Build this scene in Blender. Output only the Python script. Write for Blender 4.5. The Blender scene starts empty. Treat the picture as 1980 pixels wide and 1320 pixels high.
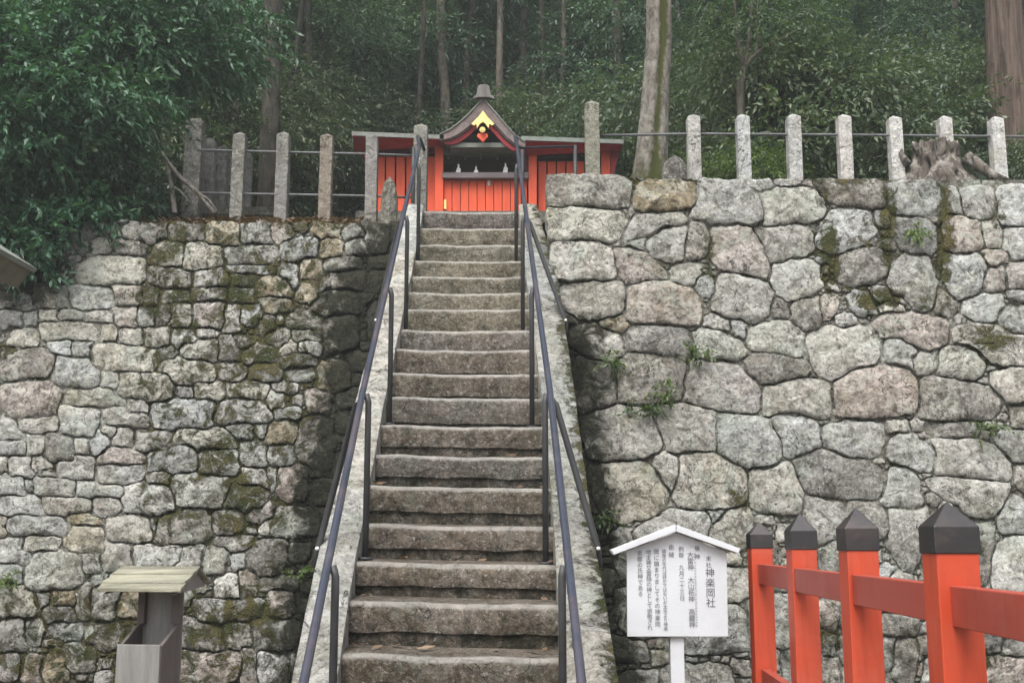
import bpy, math, random
import numpy as np
from mathutils import Vector, noise as mnoise

# ------------------------------------------------------------------ camera, sky, sun, exposure
SC = bpy.context.scene
EYE = 1.55
F_PX = 2250.0
PITCH = math.atan(389.0 / F_PX)          # horizon lies 389 px below the picture's middle
cam_data = bpy.data.cameras.new('camera')
cam = bpy.data.objects.new('camera', cam_data)
SC.collection.objects.link(cam)
cam_data.sensor_width = 36.0
cam_data.lens = 36.0 * F_PX / 1980.0
cam_data.clip_start = 0.05
cam_data.clip_end = 400.0
cam.location = (0, 0, EYE)
cam.rotation_euler = (math.pi / 2 + PITCH, 0, 0)
SC.camera = cam

SUN_EL, SUN_AZ = math.radians(58), math.radians(200)
world = bpy.data.worlds.new('World')
SC.world = world
world.use_nodes = True
wn = world.node_tree.nodes
wl = world.node_tree.links
wn.clear()
w_out = wn.new('ShaderNodeOutputWorld')
w_bg = wn.new('ShaderNodeBackground')
w_sky = wn.new('ShaderNodeTexSky')
w_sky.sky_type = 'NISHITA'
w_sky.sun_disc = False
w_sky.sun_elevation = SUN_EL
w_sky.sun_rotation = SUN_AZ
w_sky.air_density = 1.0
w_sky.dust_density = 6.0
w_sky.ozone_density = 1.0
w_hs = wn.new('ShaderNodeHueSaturation')
w_hs.inputs['Saturation'].default_value = 0.30      # overcast: the whole sky is nearly grey
wl.new(w_sky.outputs[0], w_hs.inputs['Color'])
wl.new(w_hs.outputs[0], w_bg.inputs['Color'])
w_bg.inputs['Strength'].default_value = 0.12
wl.new(w_bg.outputs[0], w_out.inputs['Surface'])

sun_data = bpy.data.lights.new('sun', 'SUN')
sun_data.energy = 1.4
sun_data.angle = math.radians(30)
sun_data.color = (1.0, 0.98, 0.95)
sun = bpy.data.objects.new('sun', sun_data)
SC.collection.objects.link(sun)
# sky rotation 0 = +Y, clockwise seen from above
sd = Vector((math.sin(SUN_AZ) * math.cos(SUN_EL), math.cos(SUN_AZ) * math.cos(SUN_EL), math.sin(SUN_EL)))
sun.rotation_euler = sd.to_track_quat('Z', 'Y').to_euler()

SC.view_settings.view_transform = 'Standard'
SC.view_settings.look = 'None'
SC.view_settings.gamma = 1.0
SC.view_settings.use_curve_mapping = False
SC.view_settings.exposure = 1.25
SC.render.engine = 'CYCLES'
SC.cycles.use_denoising = True
SC.cycles.max_bounces = 6
SC.cycles.diffuse_bounces = 3
SC.cycles.glossy_bounces = 2
SC.cycles.transmission_bounces = 4
SC.cycles.transparent_max_bounces = 4
SC.cycles.caustics_reflective = False
SC.cycles.caustics_refractive = False

# ------------------------------------------------------------------ helpers
RND = random.Random(7)
CS, SN = math.cos(PITCH), math.sin(PITCH)

def ray(px, py):
    u, v = px - 990.0, 660.0 - py
    dy = F_PX * CS - v * SN
    return u / dy, (F_PX * SN + v * CS) / dy

def P(px, py, Y):
    """photo pixel -> world point at distance Y in front of the camera"""
    a, k = ray(px, py)
    return Vector((a * Y, Y, EYE + k * Y))

def PX(px, py, Y): return P(px, py, Y).x
def PZ(px, py, Y): return P(px, py, Y).z

class Plane:
    """battered wall face: Y = y0 + (Z - zt) * b"""
    def __init__(s, y0, zt, b):
        s.y0, s.zt, s.b = y0, zt, b
        n = Vector((0, -1, b)); n.normalize(); s.n = n
    def at(s, px, py, off=0.0):
        a, k = ray(px, py)
        t = (s.y0 + (EYE - s.zt) * s.b) / (1 - k * s.b)
        return Vector((a * t, t, EYE + k * t)) + s.n * off
    def Y(s, Z): return s.y0 + (Z - s.zt) * s.b

ORIG = {}
def link(o):
    SC.collection.objects.link(o); return o

def thing(name, loc, label, cat, group=None):
    o = bpy.data.objects.new(name, None)
    o.empty_display_size = 0.1
    link(o); o.location = loc
    o['label'] = label; o['category'] = cat
    if group: o['group'] = group
    ORIG[o.name] = Vector(loc)
    return o

def tag(o, label, cat, group=None, kind=None):
    if label: o['label'] = label
    if cat: o['category'] = cat
    if group: o['group'] = group
    if kind: o['kind'] = kind
    return o

def mesh_obj(name, verts, faces, mat, parent=None, smooth=False, attrs=None, color=None, loc=None):
    """verts in world coordinates; stored relative to the parent thing's base (or loc)"""
    if parent is not None:
        base = ORIG[parent.name]
    elif loc is not None:
        base = Vector(loc)
    else:
        base = Vector((0, 0, 0))
    me = bpy.data.meshes.new(name)
    arr = np.array([tuple(v) for v in verts], dtype=np.float64) if not isinstance(verts, np.ndarray) else verts.astype(np.float64)
    arr = arr - np.array(base)
    me.from_pydata(arr.tolist(), [], faces if isinstance(faces, list) else faces.tolist())
    if smooth:
        me.shade_smooth()
        if smooth == 2: me.set_sharp_from_angle(angle=math.radians(38))
    if attrs:
        for k, vals in attrs.items():
            at = me.attributes.new(k, 'FLOAT', 'POINT')
            at.data.foreach_set('value', np.asarray(vals, dtype=np.float32))
    if mat: me.materials.append(mat)
    o = bpy.data.objects.new(name, me)
    link(o)
    if color: o.color = (*color, 1)
    if parent is not None:
        o.parent = parent
    else:
        o.location = base
    ORIG[o.name] = base
    return o

class MB:
    """collects shapes (world coordinates) that form ONE mesh"""
    def __init__(s): s.v, s.f = [], []
    def add(s, v, f):
        n = len(s.v); s.v += [Vector(p) for p in v]; s.f += [[i + n for i in q] for q in f]; return s
    def hexa(s, c):
        """8 corners: front bl br tr tl, back bl br tr tl"""
        return s.add(c, [[0,1,2,3],[5,4,7,6],[4,0,3,7],[1,5,6,2],[3,2,6,7],[4,5,1,0]])
    def box(s, x0, x1, y0, y1, z0, z1):
        return s.hexa([(x0,y0,z0),(x1,y0,z0),(x1,y0,z1),(x0,y0,z1),(x0,y1,z0),(x1,y1,z0),(x1,y1,z1),(x0,y1,z1)])
    def pbox(s, p0, q0, p1, q1, Y, d):
        """pixel rectangle at distance Y, depth d"""
        a = [P(p0,q1,Y),P(p1,q1,Y),P(p1,q0,Y),P(p0,q0,Y)]
        return s.hexa(a + [v + Vector((0,d,0)) for v in a])
    def ppoly(s, pts, Y, d):
        a = [P(x,y,Y) for x,y in pts]; n = len(a)
        b = [v + Vector((0,d,0)) for v in a]
        f = [list(range(n-1,-1,-1)), list(range(n, 2*n))]
        for i in range(n):
            j = (i+1) % n
            f.append([i, j, n+j, n+i])
        return s.add(a+b, f)
    def tube(s, path, radii, n=8, cap=True):
        path = [Vector(p) for p in path]
        if not hasattr(radii, '__len__'): radii = [radii]*len(path)
        v, f = [], []
        ref = Vector((0.31, 0.17, 0.93)).normalized()
        for i, p in enumerate(path):
            t = (path[min(i+1, len(path)-1)] - path[max(i-1, 0)]).normalized()
            r = ref if abs(t.dot(ref)) < 0.95 else Vector((1,0,0))
            a = t.cross(r).normalized(); b = t.cross(a)
            for k in range(n):
                th = 2*math.pi*k/n
                v.append(p + (a*math.cos(th) + b*math.sin(th))*radii[i])
        for i in range(len(path)-1):
            for k in range(n):
                j = (k+1) % n
                f.append([i*n+k, i*n+j, (i+1)*n+j, (i+1)*n+k])
        if cap:
            f.append(list(range(n))[::-1]); f.append([(len(path)-1)*n+k for k in range(n)])
        return s.add(v, f)
    def build(s, name, mat, parent=None, smooth=False, color=None, loc=None, bevel=0):
        o = mesh_obj(name, s.v, s.f, mat, parent, smooth, None, color, loc)
        if bevel:
            m = o.modifiers.new('bevel', 'BEVEL'); m.width = bevel; m.segments = 2; m.limit_method = 'ANGLE'
        return o

# ------------------------------------------------------------------ materials
def new_mat(name):
    m = bpy.data.materials.new(name); m.use_nodes = True
    nt = m.node_tree; nt.nodes.clear()
    out = nt.nodes.new('ShaderNodeOutputMaterial')
    bs = nt.nodes.new('ShaderNodeBsdfPrincipled')
    nt.links.new(bs.outputs[0], out.inputs[0])
    return m, nt, bs, out

class N:
    """tiny node-graph helper"""
    def __init__(s, nt): s.nt = nt
    def node(s, t, **kw):
        n = s.nt.nodes.new(t)
        for k, v in kw.items(): setattr(n, k, v)
        return n
    def l(s, a, b): s.nt.links.new(a, b)
    def coords(s, per_object=True, kind='Object'):
        tc = s.node('ShaderNodeTexCoord')
        if not per_object: return tc.outputs[kind]
        oi = s.node('ShaderNodeObjectInfo')
        m = s.node('ShaderNodeMath', operation='MULTIPLY'); m.inputs[1].default_value = 57.0
        s.l(oi.outputs['Random'], m.inputs[0])
        va = s.node('ShaderNodeVectorMath', operation='ADD')
        s.l(tc.outputs[kind], va.inputs[0]); s.l(m.outputs[0], va.inputs[1])
        return va.outputs[0]
    def scale(s, vec, xyz):
        m = s.node('ShaderNodeVectorMath', operation='MULTIPLY')
        s.l(vec, m.inputs[0]); m.inputs[1].default_value = xyz
        return m.outputs[0]
    def noise(s, vec, scale, detail=4, rough=0.6, dist=0.0):
        n = s.node('ShaderNodeTexNoise')
        s.l(vec, n.inputs['Vector'])
        n.inputs['Scale'].default_value = scale; n.inputs['Detail'].default_value = detail
        n.inputs['Roughness'].default_value = rough; n.inputs['Distortion'].default_value = dist
        return n.outputs['Fac']
    def ramp(s, fac, a, b, va=0.0, vb=1.0):
        r = s.node('ShaderNodeMapRange'); r.clamp = True
        s.l(fac, r.inputs[0])
        for i, v in zip((1,2,3,4), (a,b,va,vb)): r.inputs[i].default_value = v
        return r.outputs[0]
    def mix(s, fac, a, b, mode='MIX'):
        m = s.node('ShaderNodeMix', data_type='RGBA', blend_type=mode)
        if isinstance(fac, (int, float)): m.inputs[0].default_value = fac
        else: s.l(fac, m.inputs[0])
        for sock, v in ((m.inputs[6], a), (m.inputs[7], b)):
            if isinstance(v, tuple): sock.default_value = (*v, 1)
            else: s.l(v, sock)
        return m.outputs[2]
    def math(s, op, a, b=0.0, clamp=False):
        m = s.node('ShaderNodeMath', operation=op, use_clamp=clamp)
        for sock, v in ((m.inputs[0], a), (m.inputs[1], b)):
            if isinstance(v, (int, float)): sock.default_value = v
            else: s.l(v, sock)
        return m.outputs[0]
    def bump(s, h, strength, dist, bs):
        b = s.node('ShaderNodeBump'); b.inputs['Strength'].default_value = strength
        b.inputs['Distance'].default_value = dist
        s.l(h, b.inputs['Height']); s.l(b.outputs[0], bs.inputs['Normal'])
    def attr(s, name):
        a = s.node('ShaderNodeAttribute'); a.attribute_name = name
        return a.outputs['Fac']
    def objcolor(s):
        return s.node('ShaderNodeObjectInfo').outputs['Color']
    def objrand(s):
        return s.node('ShaderNodeObjectInfo').outputs['Random']

def stone_material(name, lichen=0.5, grain=70.0, dark=0.45, moss=True, contrast=1.0, worn=False, stain=0.75):
    """granite: object colour, mottling, crystals, crusty pale lichen, dark weathering, moss by attribute"""
    m, nt, bs, out = new_mat(name)
    n = N(nt)
    co = n.coords(True)
    rawc = n.coords(False)
    big = n.noise(rawc, 1.5, 6, 0.7, 0.6)
    mid = n.noise(co, 13.0, 8, 0.78, 0.4)
    fine = n.noise(co, grain, 4, 0.8)
    k = 0.55*contrast
    col = n.mix(1.0, n.objcolor(), n.mix(n.ramp(mid, 0.33, 0.67), (1-k,1-k,1-k*1.03), (1+k,1+k,1+k*.97)), 'MULTIPLY')
    col = n.mix(n.ramp(big, 0.50, 0.64, 0.0, dark), col, n.mix(1.0, col, (0.46,0.45,0.38), 'MULTIPLY'))
    warm = n.noise(rawc, 2.3, 4, 0.6)
    col = n.mix(n.ramp(warm, 0.52, 0.68, 0.0, 0.35), col, n.mix(1.0, col, (1.0,0.98,0.76), 'MULTIPLY'))
    col = n.mix(n.ramp(fine, 0.55, 0.66, 0.0, 0.55), col, (0.66,0.66,0.63))
    col = n.mix(n.ramp(fine, 0.46, 0.34, 0.0, 0.7), col, (0.045,0.044,0.042))
    st = n.noise(rawc, 4.5, 9, 0.82, 0.7)
    col = n.mix(n.ramp(st, 0.47, 0.60, 0.0, stain), col, n.mix(1.0, col, (0.36,0.36,0.30), 'MULTIPLY'))
    cr = n.math('ABSOLUTE', n.math('SUBTRACT', n.noise(co, 3.0, 5, 0.6, 0.8), 0.5))
    crk = n.math('MULTIPLY', n.ramp(cr, 0.008, 0.002), n.ramp(n.noise(co, 1.9, 2), 0.45, 0.55))
    col = n.mix(n.math('MULTIPLY', crk, 0.75), col, (0.03,0.03,0.026))
    # crusty lichen runs across stones and joints alike
    ln = n.noise(rawc, 3.4, 8, 0.8, 0.9)
    l2 = n.noise(co, 26.0, 5, 0.85, 0.6)
    lf = n.math('MULTIPLY', n.ramp(ln, 0.49, 0.56), n.ramp(l2, 0.43, 0.52))
    lf = n.math('MULTIPLY', lf, lichen)
    lc = n.mix(n.ramp(n.noise(rawc, 1.7, 3), 0.45, 0.6), (0.62,0.62,0.55), (0.42,0.48,0.42))
    col = n.mix(lf, col, lc)
    pits = n.ramp(n.noise(co, 34.0, 3, 0.6, 1.0), 0.37, 0.29)
    col = n.mix(n.math('MULTIPLY', pits, 0.6), col, (0.03,0.03,0.028))
    if worn:
        wf = n.ramp(n.math('ADD', n.attr('worn'), n.math('MULTIPLY', mid, 0.6)), 0.75, 1.25, 0.0, 0.85)
        col = n.mix(wf, col, (0.52,0.50,0.46))
    hgt = n.math('ADD', n.math('MULTIPLY', mid, 1.0), n.math('MULTIPLY', fine, 0.22))
    hgt = n.math('SUBTRACT', hgt, n.math('MULTIPLY', pits, 0.3))
    hgt = n.math('ADD', hgt, n.math('MULTIPLY', n.noise(co, 5.0, 3, 0.5, 0.5), 1.6))
    hgt = n.math('SUBTRACT', hgt, n.math('MULTIPLY', crk, 0.35))
    if moss:
        a = n.attr('moss')
        mm = n.noise(rawc, 7.0, 8, 0.8, 0.6)
        mf = n.ramp(n.math('ADD', n.math('MULTIPLY', a, 0.36), n.math('MULTIPLY', mm, 1.25)), 0.86, 0.96)
        mcol = n.mix(n.ramp(n.noise(co, 3.1, 4), 0.38, 0.62), (0.045,0.056,0.018), (0.120,0.105,0.042))
        mcol = n.mix(n.ramp(n.noise(co, 95.0, 2), 0.35, 0.7), n.mix(1.0, mcol, (0.5,0.5,0.5), 'MULTIPLY'), n.mix(1.0, mcol, (1.6,1.6,1.5), 'MULTIPLY'))
        col = n.mix(mf, col, mcol)
        d = n.attr('algae_shade')  # dark growth, plus shade painted as colour on wall and risers
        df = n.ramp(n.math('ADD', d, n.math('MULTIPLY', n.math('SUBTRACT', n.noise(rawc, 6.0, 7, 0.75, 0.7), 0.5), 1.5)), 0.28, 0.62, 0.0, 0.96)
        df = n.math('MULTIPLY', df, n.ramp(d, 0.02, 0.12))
        dark_col = n.mix(n.ramp(n.noise(co, 33.0, 3, 0.8), 0.4, 0.7), (0.011,0.012,0.007), (0.038,0.039,0.023))
        col = n.mix(df, col, dark_col)
        hgt = n.math('ADD', hgt, n.math('MULTIPLY', mf, n.noise(co, 60.0, 2)))
    n.l(col, bs.inputs['Base Color'])
    bs.inputs['Roughness'].default_value = 0.92
    bs.inputs['Specular IOR Level'].default_value = 0.2
    n.bump(hgt, 1.0, 0.06, bs)
    return m

def plain_material(name, color, rough=0.6, var=0.25, scale=8.0, bump=0.2, spec=0.4, stretch=(1,1,1), dirt=None, metallic=0.0, use_objcolor=False, chips=0.0):
    m, nt, bs, out = new_mat(name)
    n = N(nt)
    co = n.scale(n.coords(True), stretch)
    a = n.noise(co, scale, 5, 0.65, 0.3)
    base = n.objcolor() if use_objcolor else color
    if use_objcolor:
        col = n.mix(1.0, base, n.mix(n.ramp(a, 0.3, 0.7), (1-var,)*3, (1+var,)*3), 'MULTIPLY')
    else:
        col = n.mix(n.ramp(a, 0.3, 0.7), tuple(c*(1-var) for c in color), tuple(min(1, c*(1+var)) for c in color))
    if dirt:
        d = n.noise(co, scale*0.45, 6, 0.7, 0.6)
        col = n.mix(n.ramp(d, 0.5, 0.72, 0.0, dirt[1]), col, dirt[0])
    if chips:
        raw = n.coords(True)
        ch = n.math('MULTIPLY', n.ramp(n.noise(raw, 34.0, 6, 0.75, 0.5), 0.66, 0.70), n.ramp(n.noise(raw, 3.5, 4), 0.44, 0.6))
        col = n.mix(n.math('MULTIPLY', ch, chips), col, (0.16,0.12,0.095))
        fade = n.noise(raw, 1.9, 5, 0.7, 0.6)
        col = n.mix(n.ramp(fade, 0.5, 0.72, 0.0, 0.35), col, n.mix(0.28, col, (0.62,0.36,0.28)))
        grm = n.noise(n.scale(raw, (14,14,1.2)), 2.2, 5, 0.7)
        col = n.mix(n.ramp(grm, 0.52, 0.72, 0.0, 0.45), col, n.mix(1.0, col, (0.5,0.45,0.45), 'MULTIPLY'))
    n.l(col, bs.inputs['Base Color'])
    bs.inputs['Roughness'].default_value = rough
    bs.inputs['Specular IOR Level'].default_value = spec
    bs.inputs['Metallic'].default_value = metallic
    if bump: n.bump(n.noise(co, scale*5, 4, 0.7), bump, 0.01, bs)
    return m

def leaf_material(name, c1, c2, c3, rough=0.38, spec=0.6, trans=0.25):
    m, nt, bs, out = new_mat(name)
    n = N(nt)
    geo = n.node('ShaderNodeNewGeometry')
    r = geo.outputs['Random Per Island']
    big = n.noise(n.coords(True), 0.9, 3, 0.6)
    col = n.mix(n.ramp(big, 0.35, 0.65), c1, c2)
    col = n.mix(n.ramp(r, 0.72, 1.0, 0, 0.85), col, c3)
    col = n.mix(n.ramp(r, 0.0, 0.3, 0.55, 0.0), col, tuple(x*0.45 for x in c1))
    col = n.mix(1.0, col, n.mix(n.objrand(), (0.75,0.78,0.85), (1.5,1.4,1.15)), 'MULTIPLY')
    n.l(col, bs.inputs['Base Color'])
    bs.inputs['Roughness'].default_value = rough
    bs.inputs['Specular IOR Level'].default_value = spec
    if trans:
        tr = n.node('ShaderNodeBsdfTranslucent')
        n.l(n.mix(1.0, col, (1.3,1.5,0.7), 'MULTIPLY'), tr.inputs['Color'])
        mx = n.node('ShaderNodeMixShader'); mx.inputs[0].default_value = trans
        n.l(bs.outputs[0], mx.inputs[1]); n.l(tr.outputs[0], mx.inputs[2])
        n.l(mx.outputs[0], out.inputs[0])
    return m

def bark_material(name, c1, c2, c3, sc=6.0, stretch=(1,1,0.18), lich=0.4, bump=0.8):
    m, nt, bs, out = new_mat(name)
    n = N(nt)
    raw = n.coords(True)
    co = n.scale(raw, stretch)
    a = n.noise(co, sc*3, 6, 0.75, 0.5)
    col = n.mix(n.ramp(a, 0.38, 0.60), tuple(x*.7 for x in c1), tuple(x*1.15 for x in c2))
    l = n.noise(raw, sc*1.2, 6, 0.75, 0.6)
    col = n.mix(n.ramp(l, 0.5, 0.6, 0.0, lich), col, c3)
    a2 = n.attr('moss')
    mm = n.noise(raw, 9.0, 5, 0.7, 0.4)
    mf = n.ramp(n.math('ADD', n.math('MULTIPLY', a2, 0.7), n.math('MULTIPLY', mm, 0.7)), 0.66, 0.85)
    col = n.mix(mf, col, (0.045,0.050,0.014))
    n.l(col, bs.inputs['Base Color'])
    bs.inputs['Roughness'].default_value = 0.92
    bs.inputs['Specular IOR Level'].default_value = 0.2
    n.bump(n.math('ADD', a, n.math('MULTIPLY', l, 0.3)), bump, 0.03, bs)
    return m

M_STONE = stone_material('granite_wall', lichen=0.55, grain=34.0)
M_STONE_L = stone_material('rubble_wall', lichen=0.62, dark=0.55, grain=30.0)
M_POST = stone_material('dressed_granite', lichen=0.15, grain=70.0, dark=0.2, contrast=.5, stain=.25)
M_STEP = stone_material('step_stone', lichen=0.16, grain=48.0, dark=0.6, contrast=.9, worn=True)
M_CURB = stone_material('curb_stone', lichen=0.45, grain=60.0, dark=0.4, contrast=.9)
M_JOINT = plain_material('joint_soil', (0.085,0.080,0.058), 1.0, 0.6, 14.0, 1.0, 0.05, dirt=((0.050,0.052,0.018), 0.9))
M_SOIL = plain_material('forest_soil', (0.060,0.045,0.030), 1.0, 0.45, 5.0, 0.8, 0.05, dirt=((0.030,0.035,0.014), 0.8))
M_GRAVEL = plain_material('gravel_ground', (0.22,0.20,0.17), 0.95, 0.3, 30.0, 0.6, 0.1)
M_RAIL = plain_material('rail_paint', (0.026,0.031,0.050), 0.28, 0.25, 5.0, 0.08, 0.6, dirt=((0.055,0.056,0.062), 0.4), chips=.3)
M_RAILPOST = plain_material('rail_post_paint', (0.034,0.035,0.038), 0.55, 0.3, 6.0, 0.1, 0.4, dirt=((0.085,0.08,0.075), 0.5))
M_IRON = plain_material('fence_pipe', (0.10,0.105,0.11), 0.55, 0.35, 12.0, 0.2, 0.4, dirt=((0.055,0.04,0.03), 0.6))
M_BOLT = plain_material('bolt_metal', (0.65,0.65,0.63), 0.4, 0.1, 20.0, 0.0, 0.5)
M_VERM = plain_material('vermilion_paint', (0.42,0.050,0.017), 0.5, 0.12, 5.0, 0.12, 0.45, stretch=(1,1,0.25), dirt=((0.30,0.040,0.020), 0.6), chips=.8)
M_VERM2 = plain_material('vermilion_rail_paint', (0.31,0.047,0.028), 0.5, 0.12, 4.0, 0.12, 0.45, stretch=(1,0.25,1), dirt=((0.24,0.040,0.028), 0.6), chips=.8)
M_BLACKCAP = plain_material('black_cap_paint', (0.010,0.009,0.010), 0.5, 0.3, 9.0, 0.1, 0.6, dirt=((0.022,0.020,0.018), 0.5), chips=.25)
M_VERM_S = plain_material('shrine_vermilion', (0.78,0.095,0.030), 0.55, 0.15, 7.0, 0.1, 0.4, stretch=(1,1,0.2), dirt=((0.62,0.08,0.05), 0.5))
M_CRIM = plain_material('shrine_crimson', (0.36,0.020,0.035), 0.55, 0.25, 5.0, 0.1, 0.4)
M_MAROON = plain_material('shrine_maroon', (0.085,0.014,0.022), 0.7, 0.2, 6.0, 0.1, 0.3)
M_BARK_ROOF = plain_material('bark_shingle', (0.20,0.16,0.155), 0.9, 0.3, 14.0, 0.7, 0.2, dirt=((0.07,0.065,0.05), 0.6))
M_ROOFGREY = plain_material('roof_copper', (0.19,0.20,0.18), 0.65, 0.25, 9.0, 0.2, 0.4, dirt=((0.20,0.29,0.25), 0.6))
M_GREYWOOD = plain_material('grey_wood', (0.17,0.155,0.15), 0.85, 0.25, 9.0, 0.4, 0.2, stretch=(1,1,0.12))
M_SHELF = plain_material('shelf_wood', (0.20,0.17,0.18), 0.75, 0.2, 9.0, 0.3, 0.2, stretch=(0.12,1,1))
M_GOLD = plain_material('gold_fitting', (0.78,0.58,0.22), 0.32, 0.2, 20.0, 0.3, 0.6, metallic=0.75)
M_PAPER = plain_material('white_paper', (0.78,0.76,0.74), 0.8, 0.05, 9.0, 0.0, 0.2)
M_WHITE = plain_material('white_sign_paint', (0.50,0.515,0.54), 0.6, 0.04, 5.0, 0.1, 0.3, dirt=((0.40,0.405,0.40), 0.5))
M_INK = plain_material('black_ink', (0.11,0.11,0.125), 0.7, 0.1, 9.0, 0.0, 0.2)
M_DARKVOID = plain_material('dark_timber', (0.03,0.022,0.02), 0.8, 0.3, 9.0, 0.2, 0.2)
# ------------------------------------------------------------------ stone walls
RWALL = Plane(10.40, 4.80, 0.13)
LWALL = Plane(11.50, 4.70, 0.16)

def gauss_blobs(blobs, x, y):
    s = 0.0
    for bx, by, rx, ry, a in blobs:
        d = ((x-bx)/rx)**2 + ((y-by)/ry)**2
        if d < 6: s = max(s, a*math.exp(-0.9*d*d if d < 1 else -0.9*d))
    return s

MOSS_R = [(1605,490,26,95,1.0),(1715,440,22,110,1.0),(1690,575,60,28,1.0),(1826,450,20,120,1.0),(1660,470,40,30,.7),(1815,590,60,30,.7),
          (1115,730,45,110,.8),(1150,620,60,30,.7),(1910,655,80,40,.75),(1430,965,22,50,.9),(1585,380,20,30,.8),(1890,800,50,25,.6),
          (1930,430,18,60,.6),(1240,345,30,30,.6),(1300,352,90,14,.7),(1640,350,80,10,.9),(1445,400,20,60,.5),(1290,520,30,25,.6),(1370,500,18,60,.7),
          (1160,920,30,60,.6),(1880,1060,30,60,.7),(1600,1230,40,50,.8),(1900,1270,60,40,.8),(1190,1050,40,60,.5),(1450,520,60,18,.5),(1940,1180,60,60,.6)]
MOSS_L = [(320,480,40,50,.9),(300,580,60,45,.95),(440,500,60,40,.7),(470,560,60,50,1.0),(350,570,55,30,1.0),(510,640,45,60,.95),(500,700,60,55,1.0),
          (420,890,50,45,1.0),(470,960,60,60,1.0),(450,1010,50,40,.9),(560,600,50,50,.8),(470,1190,110,45,1.0),(400,1230,60,50,.9),(200,1260,90,70,.8),
          (270,1300,80,40,.9),(150,1180,60,50,.7),(610,680,40,80,.6),(400,440,130,20,.7),(520,440,120,40,.7),(660,430,100,25,.7),(440,700,50,40,.5),
          (10,680,30,20,.8),(380,760,60,25,.5),(560,1080,70,60,.6),(240,1160,70,30,.6),(100,1290,90,40,.6)]
LUSH_L = (0,)
def algae_shade_left(x, y):
    # dark wet growth plus painted shade of the recessed stones beside the stair flight
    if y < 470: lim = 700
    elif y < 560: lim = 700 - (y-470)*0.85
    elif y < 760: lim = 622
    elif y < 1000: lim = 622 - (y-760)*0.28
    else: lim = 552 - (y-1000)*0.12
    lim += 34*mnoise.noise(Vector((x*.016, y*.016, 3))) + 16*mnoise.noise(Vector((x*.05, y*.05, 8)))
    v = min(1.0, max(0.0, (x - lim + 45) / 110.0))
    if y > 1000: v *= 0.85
    if x < 160 and y < 640: v = max(v, min(1.0, (640-y)/110.0) * min(1.0, (170-x)/90.0))  # also darker towards the upper outer corner
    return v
def algae_dark_right(x, y):
    v = 0.0
    edge = 1068 + max(0, (y-345))*0.135
    edge += 30*mnoise.noise(Vector((x*.02, y*.012, 6)))
    v = min(1.0, max(0.0, 1.0 - (x-edge)/95.0))*0.8*min(1.0, max(0.0, (y-560)/80.0))
    if y > 1080: v = max(v, min(0.35, (y-1080)/400.0))  # colour darkens towards the bottom
    return v
def moss_right(x, y): return max(gauss_blobs(MOSS_R, x, y), .30)
def moss_left(x, y): return max(gauss_blobs(MOSS_L, x, y), 0.66 if 270 < x < 640 and y < 1060 else (0.66 if y > 1130 else 0.30))

class Cover:
    def __init__(s, x0, x1, y0, y1, c=2):
        s.x0, s.y0, s.c = x0, y0, c
        s.w, s.h = int((x1-x0)/c), int((y1-y0)/c)
        s.g = np.zeros((s.h, s.w), bool)
        yy, xx = np.mgrid[0:s.h, 0:s.w]
        s.xx, s.yy = xx*c + x0 + c/2, yy*c + y0 + c/2
    def mask(s, poly):
        pts = np.array(poly)
        i0 = max(0, int((pts[:,0].min()-s.x0)/s.c)-1); i1 = min(s.w, int((pts[:,0].max()-s.x0)/s.c)+2)
        j0 = max(0, int((pts[:,1].min()-s.y0)/s.c)-1); j1 = min(s.h, int((pts[:,1].max()-s.y0)/s.c)+2)
        if i1 <= i0 or j1 <= j0: return None
        X, Yy = s.xx[j0:j1,i0:i1], s.yy[j0:j1,i0:i1]
        ins = np.zeros(X.shape, bool)
        n = len(pts)
        for k in range(n):
            x1, y1 = pts[k]; x2, y2 = pts[(k+1) % n]
            if y1 == y2: continue
            cond = ((y1 > Yy) != (y2 > Yy)) & (X < (x2-x1)*(Yy-y1)/(y2-y1) + x1)
            ins ^= cond
        return (slice(j0,j1), slice(i0,i1), ins)
    def frac(s, poly):
        m = s.mask(poly)
        if m is None or m[2].sum() == 0: return 1.0
        return float((s.g[m[0],m[1]] & m[2]).sum()) / float(m[2].sum())
    def fill(s, poly):
        m = s.mask(poly)
        if m is not None: s.g[m[0],m[1]] |= m[2]

def resample(poly, n):
    pts = [Vector((p[0], p[1])) for p in poly]
    segs = [(pts[i], pts[(i+1) % len(pts)]) for i in range(len(pts))]
    ln = [(b-a).length for a, b in segs]; tot = sum(ln)
    out = []; k = 0; acc = 0.0
    for i in range(n):
        t = tot*i/n
        while acc + ln[k] < t and k < len(ln)-1: acc += ln[k]; k += 1
        a, b = segs[k]; out.append(a + (b-a)*((t-acc)/max(1e-6, ln[k])))
    return out

def superbox(x0, y0, x1, y1, rnd, e=3.2):
    """irregular quarry-stone outline inside a box: a box with cut corners, skewed and tapered"""
    cx, cy, a, b = (x0+x1)/2, (y0+y1)/2, (x1-x0)/2, (y1-y0)/2
    sk = rnd.uniform(-.14,.14); tp = rnd.uniform(-.16,.16)
    out = []
    for sx, sy in ((-1,-1),(1,-1),(1,1),(-1,1)):
        cut = rnd.uniform(.10,.62) if rnd.random() < .8 else .05
        cu, cv = cut*rnd.uniform(.5,1.2), cut*rnd.uniform(.4,1.0)
        pa = (sx*(1-min(.9,cu)), sy*rnd.uniform(.93,1.04)); pb = (sx*rnd.uniform(.93,1.04), sy*(1-min(.85,cv)))
        out += [pa, pb] if sx*sy < 0 else [pb, pa]
    # order round the box
    out.sort(key=lambda p: math.atan2(p[1], p[0]))
    return [(cx + a*x*(1+tp*y), cy + b*(y + sk*x)) for x, y in out]

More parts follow.
